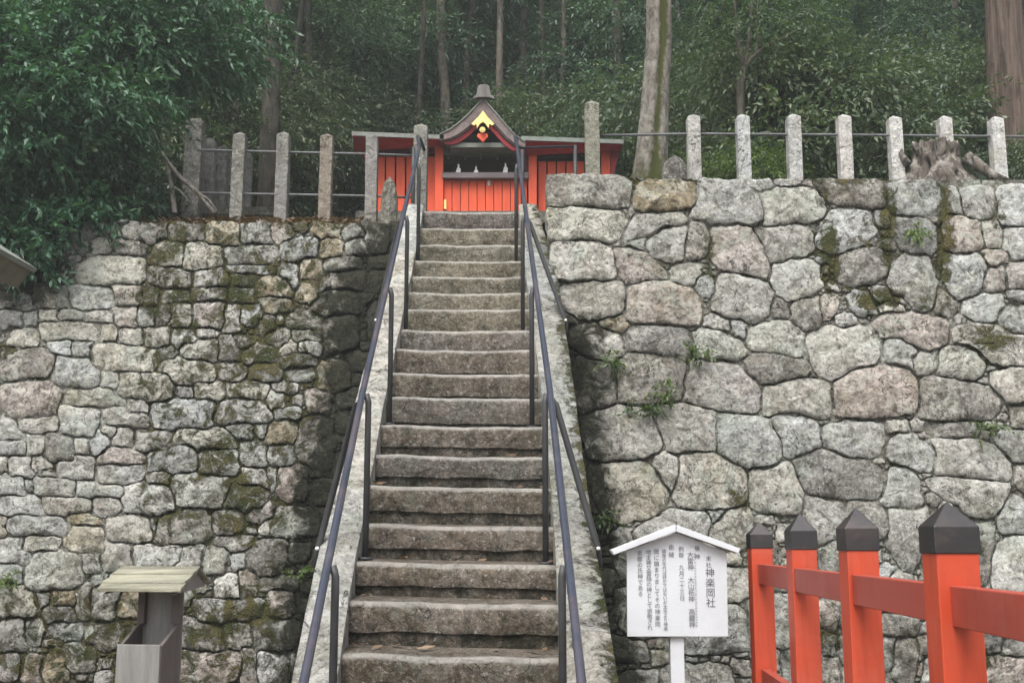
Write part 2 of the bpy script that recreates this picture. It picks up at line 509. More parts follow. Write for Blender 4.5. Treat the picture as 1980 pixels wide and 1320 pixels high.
def grow_all(polys, cov, maxd, n=44):
    """let every outline grow into the free gaps until it meets its neighbours"""
    own = np.zeros(cov.g.shape, np.int32)
    for i, p in enumerate(polys):
        m = cov.mask(p)
        if m is not None:
            sub = own[m[0], m[1]]; sub[m[2] & (sub == 0)] = i+1
    out = []
    for i, p in enumerate(polys):
        pts = resample(p, n); c = sum(pts, Vector((0,0)))/n
        res = []
        for q in pts:
            d = q-c; L = d.length; d = d/max(1e-3, L)
            # step back out of a neighbour first
            t = 0.0
            while t > -L*.35:
                r = q + d*t; j, k = int((r.y-cov.y0)/cov.c), int((r.x-cov.x0)/cov.c)
                if 0 <= j < cov.h and 0 <= k < cov.w and own[j, k] not in (0, i+1): t -= 1.5
                else: break
            if t == 0.0:
                while t < maxd:
                    r = q + d*(t+1.0); j, k = int((r.y-cov.y0)/cov.c), int((r.x-cov.x0)/cov.c)
                    if 0 <= j < cov.h and 0 <= k < cov.w and own[j, k] in (0, i+1): t += 1.0
                    else: break
            res.append(q + d*t)
        f = []
        for k in range(n):
            f.append(res[k-1]*.08 + res[k]*.84 + res[(k+1) % n]*.08)
        f = [(v.x, v.y) for v in f]
        m = cov.mask(f)
        if m is not None:
            sub = own[m[0], m[1]]; sub[m[2] & (sub == 0)] = i+1
        out.append(f)
    return out

def stone_mesh(poly, plane, seed, inset=2.2, bulge=0.022, mossf=None, darkf=None, back=0.22, push=0.0):
    rnd = random.Random(seed)
    area = abs(sum(poly[i][0]*poly[(i+1)%len(poly)][1]-poly[(i+1)%len(poly)][0]*poly[i][1] for i in range(len(poly))))/2
    size = math.sqrt(area)
    n = 14 if size < 26 else (30 if size < 70 else 44)
    pts = resample(poly, n)
    pts = [(pts[i-1]*0.05 + pts[i]*0.90 + pts[(i+1) % n]*0.05) for i in range(n)]
    c = sum(pts, Vector((0,0)))/n
    for i, p in enumerate(pts):
        d = p - c; L = max(1e-3, d.length)
        wob = mnoise.noise(Vector((p.x*0.09, p.y*0.09, seed*1.7)))*min(2.6, size*0.03) + mnoise.noise(Vector((p.x*0.28, p.y*0.28, seed*2.9)))*min(1.8, size*.025) + rnd.uniform(-.6,.6)
        pts[i] = c + d*max(0.3, (L - inset + wob)/L)
    bul = bulge*min(1.3, size/80.0)*rnd.uniform(.7,1.4)
    # chiselled facets: lower envelope of a few tilted planes
    pl = []
    for k in range(5):
        t = rnd.uniform(0, 6.283); gr = rnd.uniform(.2,1.0)*0.055/max(18, size)
        pl.append((math.cos(t)*gr, math.sin(t)*gr, rnd.uniform(0.0, .022)))
    def face(q):
        d = q - c
        h = min(a_*d.x + b_*d.y + k_ for a_, b_, k_ in pl)
        h += mnoise.noise(Vector((q.x*.05, q.y*.05, seed*.37)))*.022 + mnoise.noise(Vector((q.x*.16, q.y*.16, seed*.37+9)))*.014
        return h*min(1, size/55)
    if size < 26: prof = [(0,-back),(0,-.025),(1.2,-.004),(.35,.6*bul)]
    else: prof = [(0,-back),(0,-.045),(.5,-.014),(1.3,-.001),(3.2,.35*bul),(.20,.65*bul),(.42,.85*bul),(.65,.95*bul),(.85,bul)]
    V, Fc, A, B = [], [], [], []
    for ri, (s, off) in enumerate(prof):
        for p in pts:
            d = p-c; L = max(1e-3, d.length)
            if ri < 2: k = 1.0
            elif s >= .9 or (size < 26 and ri == 2): k = max(.7, 1 - s/L)
            else: k = 1 - s
            if s >= .9 and ri == 4: k = max(.84, 1 - s/L)
            q = c + d*k; o = off
            if ri >= 2: o += face(q)*(0.5 if ri == 2 else 1.0)
            V.append(plane.at(q.x, q.y, o + push))
            A.append((mossf(q.x, q.y) if mossf else 0) + (.22 if ri <= 2 else (.10 if ri == 3 else 0))); B.append(darkf(q.x, q.y) if darkf else 0)
    V.append(plane.at(c.x, c.y, bul + face(c) + push))
    A.append(mossf(c.x, c.y) if mossf else 0); B.append(darkf(c.x, c.y) if darkf else 0)
    R = len(prof)
    for r in range(R-1):
        for k in range(n):
            j = (k+1) % n
            Fc.append([r*n+k, (r+1)*n+k, (r+1)*n+j, r*n+j])
    for k in range(n):
        Fc.append([(R-1)*n+k, R*n, (R-1)*n+(k+1) % n])
    a, b, d = V[Fc[-1][0]], V[Fc[-1][1]], V[Fc[-1][2]]
    if (b-a).cross(d-a).y > 0: Fc = [f[::-1] for f in Fc]
    return V, Fc, A, B, size

def tint(rnd, base=(0.255,0.250,0.240), v=0.28):
    k = 1 + rnd.uniform(-v, v); w = rnd.uniform(-.04,.05)
    return (base[0]*k*(1+w), base[1]*k, base[2]*k*(1-w))

TR = {1:(1060,330,.24242),2:(1360,330,.24242),3:(1660,330,.24242),4:(1060,630,.24242),5:(1360,630,.24242),6:(1660,630,.24242),7:(1120,930,.24242),8:(1480,900,.31827),0:(0,0,1.0)}
R_POLY = """
1:35,40 240,25 500,60 660,90 640,180 610,290 400,300 260,285 40,285|d
1:30,300 250,285 420,310 560,315 600,380 590,470 470,560 300,550 60,550
1:60,575 400,560 450,600 500,700 510,860 350,870 200,885 120,885 70,760|l
1:120,900 350,885 560,900 590,1000 570,1130 430,1160 250,1150 150,1080
1:700,120 900,90 1120,110 1160,180 1130,290 900,300 730,310 690,230|b
1:600,500 700,390 880,340 1040,330 1090,430 980,450 900,430 760,520 650,555
1:790,600 880,500 980,460 1110,460 1090,560 1090,700 960,700 850,670
1:1130,430 1240,450 1265,560 1200,690 1090,690 1095,560
1:540,650 700,620 780,690 900,800 900,860 760,850 640,890 590,800|p
1:600,570 740,560 780,640 700,640
1:990,800 1100,740 1200,760 1160,880 1120,900 1000,860
1:640,920 780,900 960,920 1100,940 1170,1020 1200,1220 1080,1220 900,1200 650,1200 610,1080|p
1:1180,860 1290,870 1310,960 1230,990 1180,940
1:450,1175 615,1165 605,1260 450,1270|b
4:190,20 380,0 560,60 580,220 440,260 300,220 200,150
4:620,30 800,0 1080,10 1120,130 1110,230 900,220 700,190 600,170
4:590,280 680,215 860,220 960,270 1090,320 1060,560 900,590 800,600 580,600 560,450|d
4:230,260 440,280 540,400 550,590 420,640 280,680 230,500|d
4:300,700 560,630 760,690 840,800 885,960 850,1000 620,1050 360,1060 310,850
4:850,660 1100,640 1310,690 1310,980 1000,1000 920,930 860,800
0:1145,895 1205,892 1245,895 1262,920 1289,952 1268,991 1236,997 1183,1005 1165,980 1150,930
4:860,1020 1000,1030 1010,1150 980,1280 930,1280 870,1130|l
0:1317,877 1362,874 1415,905 1437,920 1440,972 1380,978 1330,980 1310,970 1308,935|l
0:1322,735 1335,702 1380,706 1425,705 1440,725 1468,755 1470,800 1435,803 1400,792 1360,790 1325,780|p
0:1342,645 1385,640 1440,665 1445,690 1415,700 1370,695 1345,680
0:1358,352 1440,352 1458,376 1470,410 1472,430 1430,434 1395,430 1338,426 1345,400
2:480,190 560,150 850,150 920,240 950,350 820,410 600,440 470,450 470,300
0:1578,350 1640,352 1690,352 1706,372 1700,402 1670,395 1640,392 1605,388 1583,370
2:300,90 420,70 560,120 530,160 420,160|l
2:590,90 680,60 760,70 740,130 600,130
2:800,100 880,90 870,130 820,130
0:1595,440 1605,417 1645,408 1668,412 1682,432 1687,450 1665,468 1640,480 1608,488 1585,470|l
2:60,450 300,440 380,520 480,620 490,760 470,850 350,800 150,770 80,700
2:400,460 600,440 800,430 850,560 850,650 720,690 510,720 470,620
2:570,760 720,700 830,740 900,800 920,900 860,990 680,1020 590,950|l
2:90,900 180,830 330,880 450,900 540,960 520,1100 480,1200 330,1190 200,1170 90,1080
2:540,1050 650,1020 660,1160 540,1160
2:670,1090 780,1020 890,1010 920,1130 900,1240 800,1240 720,1180
2:920,1040 1040,1000 1050,1080 980,1170 930,1150
0:1625,500 1632,485 1668,485 1697,487 1705,510 1710,530 1685,541 1640,548 1622,540|d
0:1640,575 1672,570 1688,605 1660,600
2:1070,1170 1170,1160 1190,1210 1100,1220|l
2:0,1190 170,1170 200,1270 60,1290
0:1411,618 1440,620 1440,650 1425,655 1412,645
0:1442,635 1470,622 1510,616 1538,628 1548,655 1546,690 1500,685 1446,678 1441,655
3:250,120 560,110 650,180 640,340 480,350 350,330 270,320
3:290,380 520,360 570,450 600,600 560,660 420,650 330,560 280,470|d
3:690,180 760,170 820,330 720,320
3:800,180 1060,160 1070,360 940,370 830,330
3:1090,170 1320,160 1360,300 1340,420 1160,430 1100,300
3:700,390 760,350 920,390 960,470 970,610 780,650 700,600
3:970,400 1100,380 1140,520 1090,600 990,590|p
3:370,680 550,670 560,800 600,900 570,1100 460,1080 390,990 290,960 230,850 290,760
3:670,690 800,660 960,680 980,800 960,940 880,980 780,1000 720,940 700,830
3:1150,460 1250,450 1320,450 1400,560 1380,690 1200,690 1150,590
3:980,640 1180,640 1200,700 1100,750 1000,700
3:1020,830 1150,740 1160,930 1060,950 970,930
3:1170,740 1400,710 1400,940 1180,930
3:850,1050 950,990 1130,970 1130,1080 1040,1200 950,1180 830,1100|l
3:1180,960 1400,960 1400,1020 1200,1010
3:620,960 740,1000 800,1080 700,1140 600,1120|d
3:1130,1110 1300,1090 1400,1120 1400,1270 1190,1280 1140,1190
0:1694,626 1715,608 1745,612 1790,618 1818,612 1830,640 1827,658 1796,674 1775,668 1742,654 1704,650
3:160,1100 330,1090 350,1130 200,1130|l
5:340,230 470,210 640,240 750,270 840,350 780,390 640,410 460,450 350,390 300,290
5:460,500 620,470 800,440 960,460 990,600 1000,740 860,720 700,700 550,700 465,720
0:1554,664 1570,645 1605,634 1660,632 1690,640 1699,665 1697,698 1660,710 1612,730 1592,727 1573,705 1570,676|l
0:1619,735 1646,717 1680,709 1700,708 1757,720 1766,750 1767,795 1728,800 1660,800 1615,804 1617,766
5:130,700 300,690 440,720 540,850 600,960 600,1080 560,1120 350,1100 200,1050 130,980
5:560,700 840,710 880,820 920,940 760,1000 640,1030 600,900|l
0:1588,841 1602,824 1650,819 1700,822 1710,850 1705,878 1650,878 1602,863
0:1712,850 1765,850 1796,866 1805,880 1796,908 1770,905 1735,890 1708,880
0:1537,892 1566,876 1600,872 1625,882 1670,893 1705,910 1712,945 1690,965 1650,958 1590,955 1552,940 1542,920|d
0:1455,910 1495,905 1517,890 1532,900 1547,935 1545,985 1520,990 1475,985 1450,970 1450,930
6:180,200 250,100 350,110 450,180 400,330 260,320 180,290
6:420,240 600,210 620,300 540,370 430,340
6:620,240 750,170 880,190 960,290 960,400 840,410 640,380
6:720,20 1100,10 1200,60 1400,100 1400,300 1150,290 950,220 880,170 730,140
6:1060,390 1280,350 1400,380 1400,600 1220,600 1100,500|l
6:490,440 620,400 850,450 1050,540 1120,620 1060,720 850,740 520,740 480,620|d
6:560,770 940,760 930,870 760,870 580,860|d
6:590,910 780,900 960,930 1100,980 1200,1120 1200,1230 1050,1220 780,1180 620,1170 620,1000
6:1100,870 1250,860 1400,880 1400,1080 1220,1080 1120,980
6:1220,640 1400,620 1400,800 1250,790|d
0:1712,930 1735,900 1762,905 1780,975 1750,976 1704,970
0:1790,930 1845,922 1910,928 1950,934 1940,975 1925,998 1885,998 1855,970 1815,955
6:1230,1110 1400,1090 1400,1290 1290,1280 1240,1200
8:230,200 360,200 480,250 430,400 330,480 250,300
8:490,235 640,225 725,290 715,430 600,440 500,380
8:740,260 980,260 960,420 900,620 830,620 750,450
8:1250,340 1380,340 1340,700 1250,720|d
8:1400,300 1470,190 1571,230 1620,380 1450,390
8:1360,560 1460,450 1620,450 1620,760 1400,740
8:700,620 780,630 740,690 690,680|l
8:770,630 900,680 890,710 740,690|l
8:330,500 420,480 430,640 340,640|d
8:320,820 430,830 420,980 330,960
8:700,910 900,930 890,1020 700,1010|d
8:690,1040 780,1050 770,1200 700,1230
8:780,1060 900,1060 890,1320 780,1280|d
8:1260,1010 1430,1040 1400,1110 1270,1120
8:1440,1040 1620,1060 1620,1140 1460,1130
8:1260,1180 1480,1160 1620,1180 1620,1340 1270,1340
8:330,1180 430,1190 430,1330 320,1330
7:440,400 720,255 980,235 1020,330 990,450 700,470 460,470
7:290,440 360,390 440,430 380,510 290,520
7:1040,230 1130,230 1110,310 1040,290
7:1140,260 1320,220 1380,450 1250,540 1020,430
7:260,540 600,540 600,820 360,800
7:300,870 700,830 720,1200 420,1230 310,1100
"""
TL = {1:(0,500,.25),2:(230,400,.25),3:(450,400,.25),4:(0,780,.25),5:(310,700,.25),6:(0,1040,.2121),7:(330,1000,.2424)}
L_BOX = """
1:610,0,1110,185,s;560,220,870,385,l;890,210,1090,345,p;1110,250,1230,340;300,230,540,395,d;0,280,260,400,d;640,165,700,225;780,160,910,250;300,395,445,490;450,395,640,480;660,400,840,490;890,380,1060,515;1060,380,1200,510;1180,370,1320,500;20,400,170,520,d;180,410,300,500;75,540,280,660;320,490,770,630;780,500,900,640;910,540,1110,670,l;1115,530,1320,680,l;395,635,545,730,l;560,640,700,740,d;0,700,420,930;705,650,1220,870,s;1200,670,1320,790;400,760,770,1000;780,870,920,1000;900,880,1320,1090;15,935,470,1230,p;490,985,960,1140,s;990,1085,1150,1190;140,1185,440,1320,l;450,1120,760,1380;775,1140,1150,1300;1160,1110,1640,1310,l;0,1230,170,1380,l
2:60,130,360,260,d;380,140,640,245,d;660,150,930,300,b;290,260,500,440,s;500,260,800,490,s;0,260,190,370,d;800,310,1200,445;940,140,1170,290,d;1170,150,1320,260;240,470,570,620;580,480,830,620;560,630,830,720;830,450,1130,510;870,520,1060,620;310,640,560,740;370,740,560,930,s;560,735,815,930;820,780,930,950;940,780,1080,900;1080,870,1180,970;390,940,590,1060,l;590,940,740,1010,l;500,1020,760,1190;290,1070,460,1210;770,1010,910,1200;880,1010,1010,1090;300,1180,740,1360,s;760,1200,950,1360,p;1040,1220,1230,1330;950,1080,1200,1210;1060,560,1320,700,b;840,620,1050,740;1090,700,1320,800,b
3:60,120,300,240,d;300,160,520,260;400,260,640,400;640,140,830,240,b;690,240,830,380,b;830,180,1020,240,d;900,250,1010,350;1020,120,1180,330,d;520,400,690,560,b;380,440,510,640;700,390,970,500;670,490,1000,640;500,560,660,720,b;230,580,380,700;380,640,510,700;190,880,300,975;490,960,680,1030;390,1050,500,1130,l;510,1040,670,1130;260,960,440,1090;660,1210,880,1400,b;440,1250,640,1330;640,650,960,830,d;700,840,950,1100,d;380,1140,640,1240;560,700,700,830;440,820,700,950,d
4:0,105,200,300;140,65,400,245,l;780,160,900,230,l;700,190,830,360,l;600,260,710,390;880,180,1035,335;1040,200,1320,360;215,245,350,400;330,230,590,440,d;0,290,215,400;0,400,60,525;70,395,240,560,l;245,410,390,510,l;790,340,1110,470;430,400,740,580;740,450,1090,620,l;1130,330,1500,520;0,530,190,700,l;260,580,580,710;590,600,960,720;1165,530,1310,620;950,620,1315,850,w;0,700,325,860,l;330,725,710,850;720,720,940,870;530,830,785,920,b;340,695,440,735;50,870,530,1020;190,1000,450,1140;520,940,800,1150;820,850,1160,1080;1150,870,1195,970;1200,850,1600,1090;0,1040,250,1230,l;210,1095,635,1440,s;645,1140,755,1290;775,1040,1020,1280;1020,1080,1400,1250,w;0,870,50,1040;320,510,420,570;180,600,260,680
5:450,0,615,140,p;730,20,1000,140;1000,50,1160,140,p;270,140,490,290,s;490,140,810,270,s;820,250,940,340,w;880,160,1040,230;1220,40,1330,270,b;170,190,270,280;0,290,420,525,l;430,290,840,470;540,480,720,590;720,480,820,560;820,470,1060,610,b;880,370,1070,450;100,520,580,670,s;0,640,300,850;310,670,600,880;600,610,820,790;830,650,1000,780;95,865,530,1110,s;620,820,830,950,w;830,830,880,960;910,810,1110,1050,p;500,950,810,1130;700,1100,880,1220;0,1110,420,1320;430,1130,620,1310;800,1140,1210,1330,s;1060,450,1320,800,d
6:0,435,310,720;20,700,230,1010;230,730,370,960;0,1040,160,1270;210,1080,380,1310,p;340,510,450,610;450,450,690,610,b;700,430,830,740;820,480,1060,720;1060,520,1290,690,b;0,240,180,420;390,620,700,760,d;380,1080,600,1300,b;480,770,760,900,d;600,980,860,1200,d;760,760,1060,1000,d;880,1120,990,1190,l;900,1200,1090,1320
7:20,220,250,430,l;250,240,420,430;350,150,620,240;380,470,550,620,w;550,450,660,610;640,200,900,460,d;790,590,970,780,p;220,650,750,830;60,830,420,1060;420,830,640,1030;640,820,1000,1050,d;10,1050,560,1320,p;560,1030,680,1320;680,1070,920,1320;940,230,1090,330;720,50,1220,180,d;700,480,1000,580,d
"""
BASES = {'d':(0.27,0.26,0.245),'l':(0.52,0.515,0.50),'b':(0.36,0.31,0.22),'p':(0.43,0.39,0.37),'s':(0.48,0.47,0.42),'w':(0.60,0.59,0.56),'':(0.42,0.415,0.40)}

def joint_sheet(root, plane, x0, x1, y0, y1, off, mossf, darkf, mat, st=14):
    """earth and moss that fills the joints, a little behind the stone faces"""
    nx, ny = int((x1-x0)/st), int((y1-y0)/st); V, Fc, A, B = [], [], [], []
    for j in range(ny+1):
        for i in range(nx+1):
            x, y = x0+(x1-x0)*i/nx, y0+(y1-y0)*j/ny
            V.append(plane.at(x, y, off + .010*mnoise.noise(Vector((x*.06, y*.06, 2)))))
            A.append(mossf(x, y)+.22); B.append(darkf(x, y))
    for j in range(ny):
        for i in range(nx):
            a = j*(nx+1)+i; Fc.append([a, a+nx+1, a+nx+2, a+1])
    return mesh_obj('joint_fill', V, Fc, mat, root, True, {'moss':A, 'algae_shade':B}, (0.20,0.195,0.165))

def right_limit(y):     # wall shows to the right of the stair flight
    pts = [(300,1066),(345,1066),(520,1073),(600,1086),(800,1124),(900,1140),(1010,1160),(1320,1195),(1420,1205)]
    for (a, xa), (b, xb) in zip(pts, pts[1:]):
        if a <= y <= b: return xa + (xb-xa)*(y-a)/(b-a)
    return 1195
def left_limit(y):
    pts = [(400,778),(430,775),(800,700),(1088,622),(1320,580),(1460,560)]
    for (a, xa), (b, xb) in zip(pts, pts[1:]):
        if a <= y <= b: return xa + (xb-xa)*(y-a)/(b-a)
    return 778

def fill_random(cov, inside, rnd, sizes, tries, max_ov=0.10, asp=(1.0,1.9)):
    out = []
    cells = np.argwhere(~cov.g & inside)
    rnd2 = np.random.RandomState(rnd.randint(0, 99999)); rnd2.shuffle(cells)
    for (j, i) in cells[:tries]:
        if cov.g[j, i]: continue
        x, y = cov.x0 + (i+.5)*cov.c, cov.y0 + (j+.5)*cov.c
        for s in sizes:
            a = s*math.sqrt(rnd.uniform(*asp)); b = s*s/a
            if rnd.random() < .15: a, b = b, a
            best = None
            for t in range(3):
                dx, dy = rnd.uniform(-.4,.4)*a, rnd.uniform(-.4,.4)*b
                pl = superbox(x+dx-a, y+dy-b, x+dx+a, y+dy+b, rnd)
                fr = cov.frac(pl)
                if fr <= max_ov and (best is None or fr < best[0]): best = (fr, pl)
            if best:
                cov.fill(best[1]); out.append((best[1], s)); break
    return out

def build_wall(name, label, plane, polys, cov, inside, rnd, mossf, darkf, mat, base, grow, fill_sets, ytop):
    root = thing(name, base, label, 'wall')
    stones = []
    grown = grow_all([p for p, t in polys], cov, grow)
    for (poly, t), gp in zip(polys, grown):
        cov.fill(gp); stones.append((gp, t, 1))
    for sizes, tries, ov in fill_sets:
        for poly, s in fill_random(cov, inside, rnd, sizes, tries, ov):
            stones.append((poly, '', 0 if s < 9 else 1))
    grown = grow_all([q[0] for q in stones], cov, grow*.6)
    stones = [([(x, max(y, ytop(x))) for x, y in gp], t, k) for gp, (p, t, k) in zip(grown, stones)]
    def area(p): return abs(sum(p[i][0]*p[(i+1)%len(p)][1]-p[(i+1)%len(p)][0]*p[i][1] for i in range(len(p))))
    def inframe(p):
        x = sum(q[0] for q in p)/len(p); y = sum(q[1] for q in p)/len(p)
        return -10 < x < 1990 and y < 1330
    order = sorted(range(len(stones)), key=lambda i: -(area(stones[i][0]) + (1e9 if inframe(stones[i][0]) and stones[i][2] else 0)))
    keep = set(order[:298])
    small = {}
    for i, (poly, t, big) in enumerate(stones):
        cx = sum(p[0] for p in poly)/len(poly); cy = sum(p[1] for p in poly)/len(poly)
        bs = BASES[t] if t else BASES[rnd.choice(['','','','','l','d','s','p'])]
        col = tint(rnd, bs, 0.08 if t else 0.12)
        V, Fc, A, B, size = stone_mesh(poly, plane, i+11, inset=0.7 if area(poly) > 5000 else 0.5, mossf=mossf, darkf=darkf,
                                       push=rnd.uniform(.004,.034) if i in keep else rnd.uniform(-.012,.012))
        if i in keep:
            mesh_obj('stone', V, Fc, mat, root, 2, {'moss':A, 'algae_shade':B}, col)
        else:
            k = rnd.randint(0, 1)
            s = small.setdefault(k, ([], [], [], []))
            n0 = len(s[0]); s[0].extend(V); s[1].extend([[q+n0 for q in f] for f in Fc]); s[2].extend(A); s[3].extend(B)
    V, Fc, A, B = [], [], [], []
    for k, s in small.items():
        n0 = len(V); V += s[0]; Fc += [[q+n0 for q in f] for f in s[1]]; A += s[2]; B += s[3]
    if V:
        o = mesh_obj('chinking_stones', V, Fc, mat, root, 2, {'moss':[a+.12 for a in A], 'algae_shade':B}, (0.30,0.29,0.265))
        o['kind'] = 'stuff'
    return root

rw = random.Random(21)
polys = []
for ln in R_POLY.strip().splitlines():
    body, _, t = ln.partition('|')
    tile, pts = body.split(':'); ox, oy, s = TR[int(tile)]
    polys.append(([(ox+float(a)*s, oy+float(b)*s) for a, b in (p.split(',') for p in pts.split())], t))
covR = Cover(1040, 2300, 330, 1440)
lim = np.vectorize(right_limit)(covR.yy)
topR = 346 + np.clip((covR.xx-1240)/740*24, 0, 40)
insR = (covR.xx > lim) & (covR.yy > topR)
wallR = build_wall('stone_wall', 'tall retaining wall of large fitted grey granite blocks carrying the white posts', RWALL, polys, covR, insR, rw,
                   moss_right, algae_dark_right, M_STONE, (2.6, 10.1, 0.0), 9.0,
                   [((60,46,34,26), 900, .06), ((24,18,13), 1500, .10), ((9,7), 1600, .12), ((6,4.5), 2500, .15)], lambda x: 336 if x < 1232 else 345)
mb = MB()   # earth core behind the stones, its end facing the stair well
def core(mb, plane, x0, x1, ztop, dfront, yback):
    ya, yb = plane.Y(0)+dfront, plane.Y(ztop)+dfront
    mb.hexa([(x0,ya,-.3),(x1,ya,-.3),(x1,yb,ztop),(x0,yb,ztop),(x0,yback,-.3),(x1,yback,-.3),(x1,yback,ztop),(x0,yback,ztop)])
core(mb, RWALL, PX(1072,345,10.4)+0.05, 9.0, 4.76, 0.05, 12.6)
joint_sheet(wallR, RWALL, 1078, 2310, 347, 1420, -.012, moss_right, algae_dark_right, M_STONE)
ob = mb.build('earth_core', M_JOINT, wallR)
# end face of the corner beside the stairs: dressed blocks one above the other
xr = PX(1068,345,10.4)
z = 2.2; k = 0
while z < 4.72:
    h = rw.uniform(.26,.36); z1 = min(4.78, z+h-.015); y = RWALL.Y(z)+0.12
    while y < 12.2:
        d = rw.uniform(.35,.6)
        mb = MB(); mb.box(xr+rw.uniform(.01,.03), xr+.3, y, y+d-.02, z, z1)
        o = mb.build('end_stone', M_STONE, wallR, color=tint(rw, BASES['d'], .2), bevel=.02); y += d
    z += h

lw = random.Random(5)
covL = Cover(-330, 800, 405, 1470)
polys = []
for ln in L_BOX.strip().splitlines():
    tile, rest = ln.split(':'); ox, oy, s = TL[int(tile)]
    for b in rest.split(';'):
        q = b.split(','); t = q[4] if len(q) > 4 else ''
        x0, y0, x1, y1 = [float(v)*s for v in q[:4]]
        pl = superbox(ox+x0-1, oy+y0-1, ox+x1+1, oy+y1+1, lw)
        if covL.frac(pl) < 0.45:
            covL.fill(pl); polys.append((pl, t))
limL = np.vectorize(left_limit)(covL.yy)
insL = (covL.xx < limL) & (covL.yy > 432 - np.clip((300-covL.xx)/10, -2, 10))
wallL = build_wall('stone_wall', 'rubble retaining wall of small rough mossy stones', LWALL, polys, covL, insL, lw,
                   moss_left, algae_shade_left, M_STONE_L, (-3.4, 11.0, 0.0), 8.0,
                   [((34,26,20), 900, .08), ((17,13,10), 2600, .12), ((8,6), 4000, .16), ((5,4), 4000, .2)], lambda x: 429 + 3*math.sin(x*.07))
joint_sheet(wallL, LWALL, -340, 786, 433, 1450, -.014, moss_left, algae_shade_left, M_STONE_L)
mb = MB(); core(mb, LWALL, -8.5, PX(790,430,11.5), 4.64, 0.05, 12.9)
mb.build('earth_core', M_JOINT, wallL)
# ------------------------------------------------------------------ ground and hillside
def hill(x, y):
    if y <= 12.3: z = 4.74 + 0.20*min(1.0, max(0.0, (y-(10.5 if x > .4 else 11.6))/0.45))
    elif y <= 17.2: z = 4.94 + 0.262*(y-12.3)
    elif y <= 22: z = 6.22 + 0.36*(y-17.2)
    else: z = 7.95 + 0.62*(y-22)
    a = 0.0 if y < 12.2 else min(1.0, (y-12.2)/3)
    near = 1.0 - math.exp(-((x+0.4)/2.4)**2) if y < 19 else 1.0
    z += a*near*(mnoise.noise(Vector((x*.35, y*.35, 3.3)))*0.30 + mnoise.noise(Vector((x*1.3, y*1.3, 1.1)))*0.07)
    if y < 12.3: z += 0.03*mnoise.noise(Vector((x*2.1, y*2.1, 5)))
    return z

g = MB(); g.add([(-60,-20,0),(60,-20,0),(60,64,0),(-60,64,0)], [[0,1,2,3]])
o = g.build('ground', M_GRAVEL); o['kind'] = 'structure'

def grid(xs, ys):
    v = [(x, y, hill(x, y)) for y in ys for x in xs]; n = len(xs); f = []
    for j in range(len(ys)-1):
        for i in range(n-1):
            f.append([j*n+i, j*n+i+1, (j+1)*n+i+1, (j+1)*n+i])
    return v, f
xs = list(np.concatenate([np.linspace(-60,-12,17)[:-1], np.linspace(-12,12,97), np.linspace(12,60,17)[1:]]))
ys = list(np.concatenate([np.linspace(11.62,20,44)[:-1], np.linspace(20,64,44)]))
mb = MB(); mb.add(*grid(xs, ys))
xs2 = [x for x in xs if x > .46]; xs2 = [.42] + xs2
mb.add(*grid(xs2, list(np.linspace(10.5,11.62,8))))
o = mb.build('hillside', M_SOIL, smooth=True); o['kind'] = 'structure'

# ------------------------------------------------------------------ stone staircase
NOSE = [408,440,472,503,534,565,596,637,675,721,767,822,880,940,1015,1088,1165,1268]
TOP_Y, TREAD = 11.55, 0.35
def step_pose(n):
    Y = TOP_Y - n*TREAD
    if n < len(NOSE):
        tilt = 0.5 + 11.0*max(0, n-6)/11.0 if n > 6 else 1.0
        zl = P(760, NOSE[n]-tilt/2, Y).z; zr = P(1040, NOSE[n]+tilt/2, Y).z
    else:
        z = step_pose(17)[1] - (n-17)*0.222; zl = zr = z
    return Y, zl, zr
LAST = 17
while step_pose(LAST+1)[1] > 0.06: LAST += 1
def lerp_pts(pts, t):
    if t <= pts[0][0]: return pts[0][1]
    for (a, va), (b, vb) in zip(pts, pts[1:]):
        if t <= b: return va + (vb-va)*(t-a)/(b-a)
    (a, va), (b, vb) = pts[-2], pts[-1]
    return vb + (vb-va)*(t-b)/(b-a)
IN_L = [(4.2,-.740),(5.6,-.795),(6.3,-.832),(7.7,-.872),(11.55,-.914)]
IN_R = [(4.2,.215),(5.6,.225),(6.3,.236),(7.7,.222),(9.1,.162),(11.55,.072)]
OUT_L = [(4.2,-.93),(5.3,-.982),(6.3,-1.036),(8.0,-1.075),(11.55,-1.095)]
OUT_R = [(4.2,.49),(5.3,.48),(6.3,.455),(8.5,.43),(9.8,.41),(10.9,.33),(11.55,.265)]
stair = thing('stone_staircase', (-.35, 4.2, 0), 'steep flight of worn brown stone steps climbing between two handrails', 'staircase')
rs = random.Random(3)
def nose_z(Y):
    n = (TOP_Y - Y)/TREAD
    a = int(math.floor(max(0, min(LAST-1, n)))); t = n - a
    za = sum(step_pose(a)[1:])/2; zb = sum(step_pose(a+1)[1:])/2
    return za + (zb-za)*t
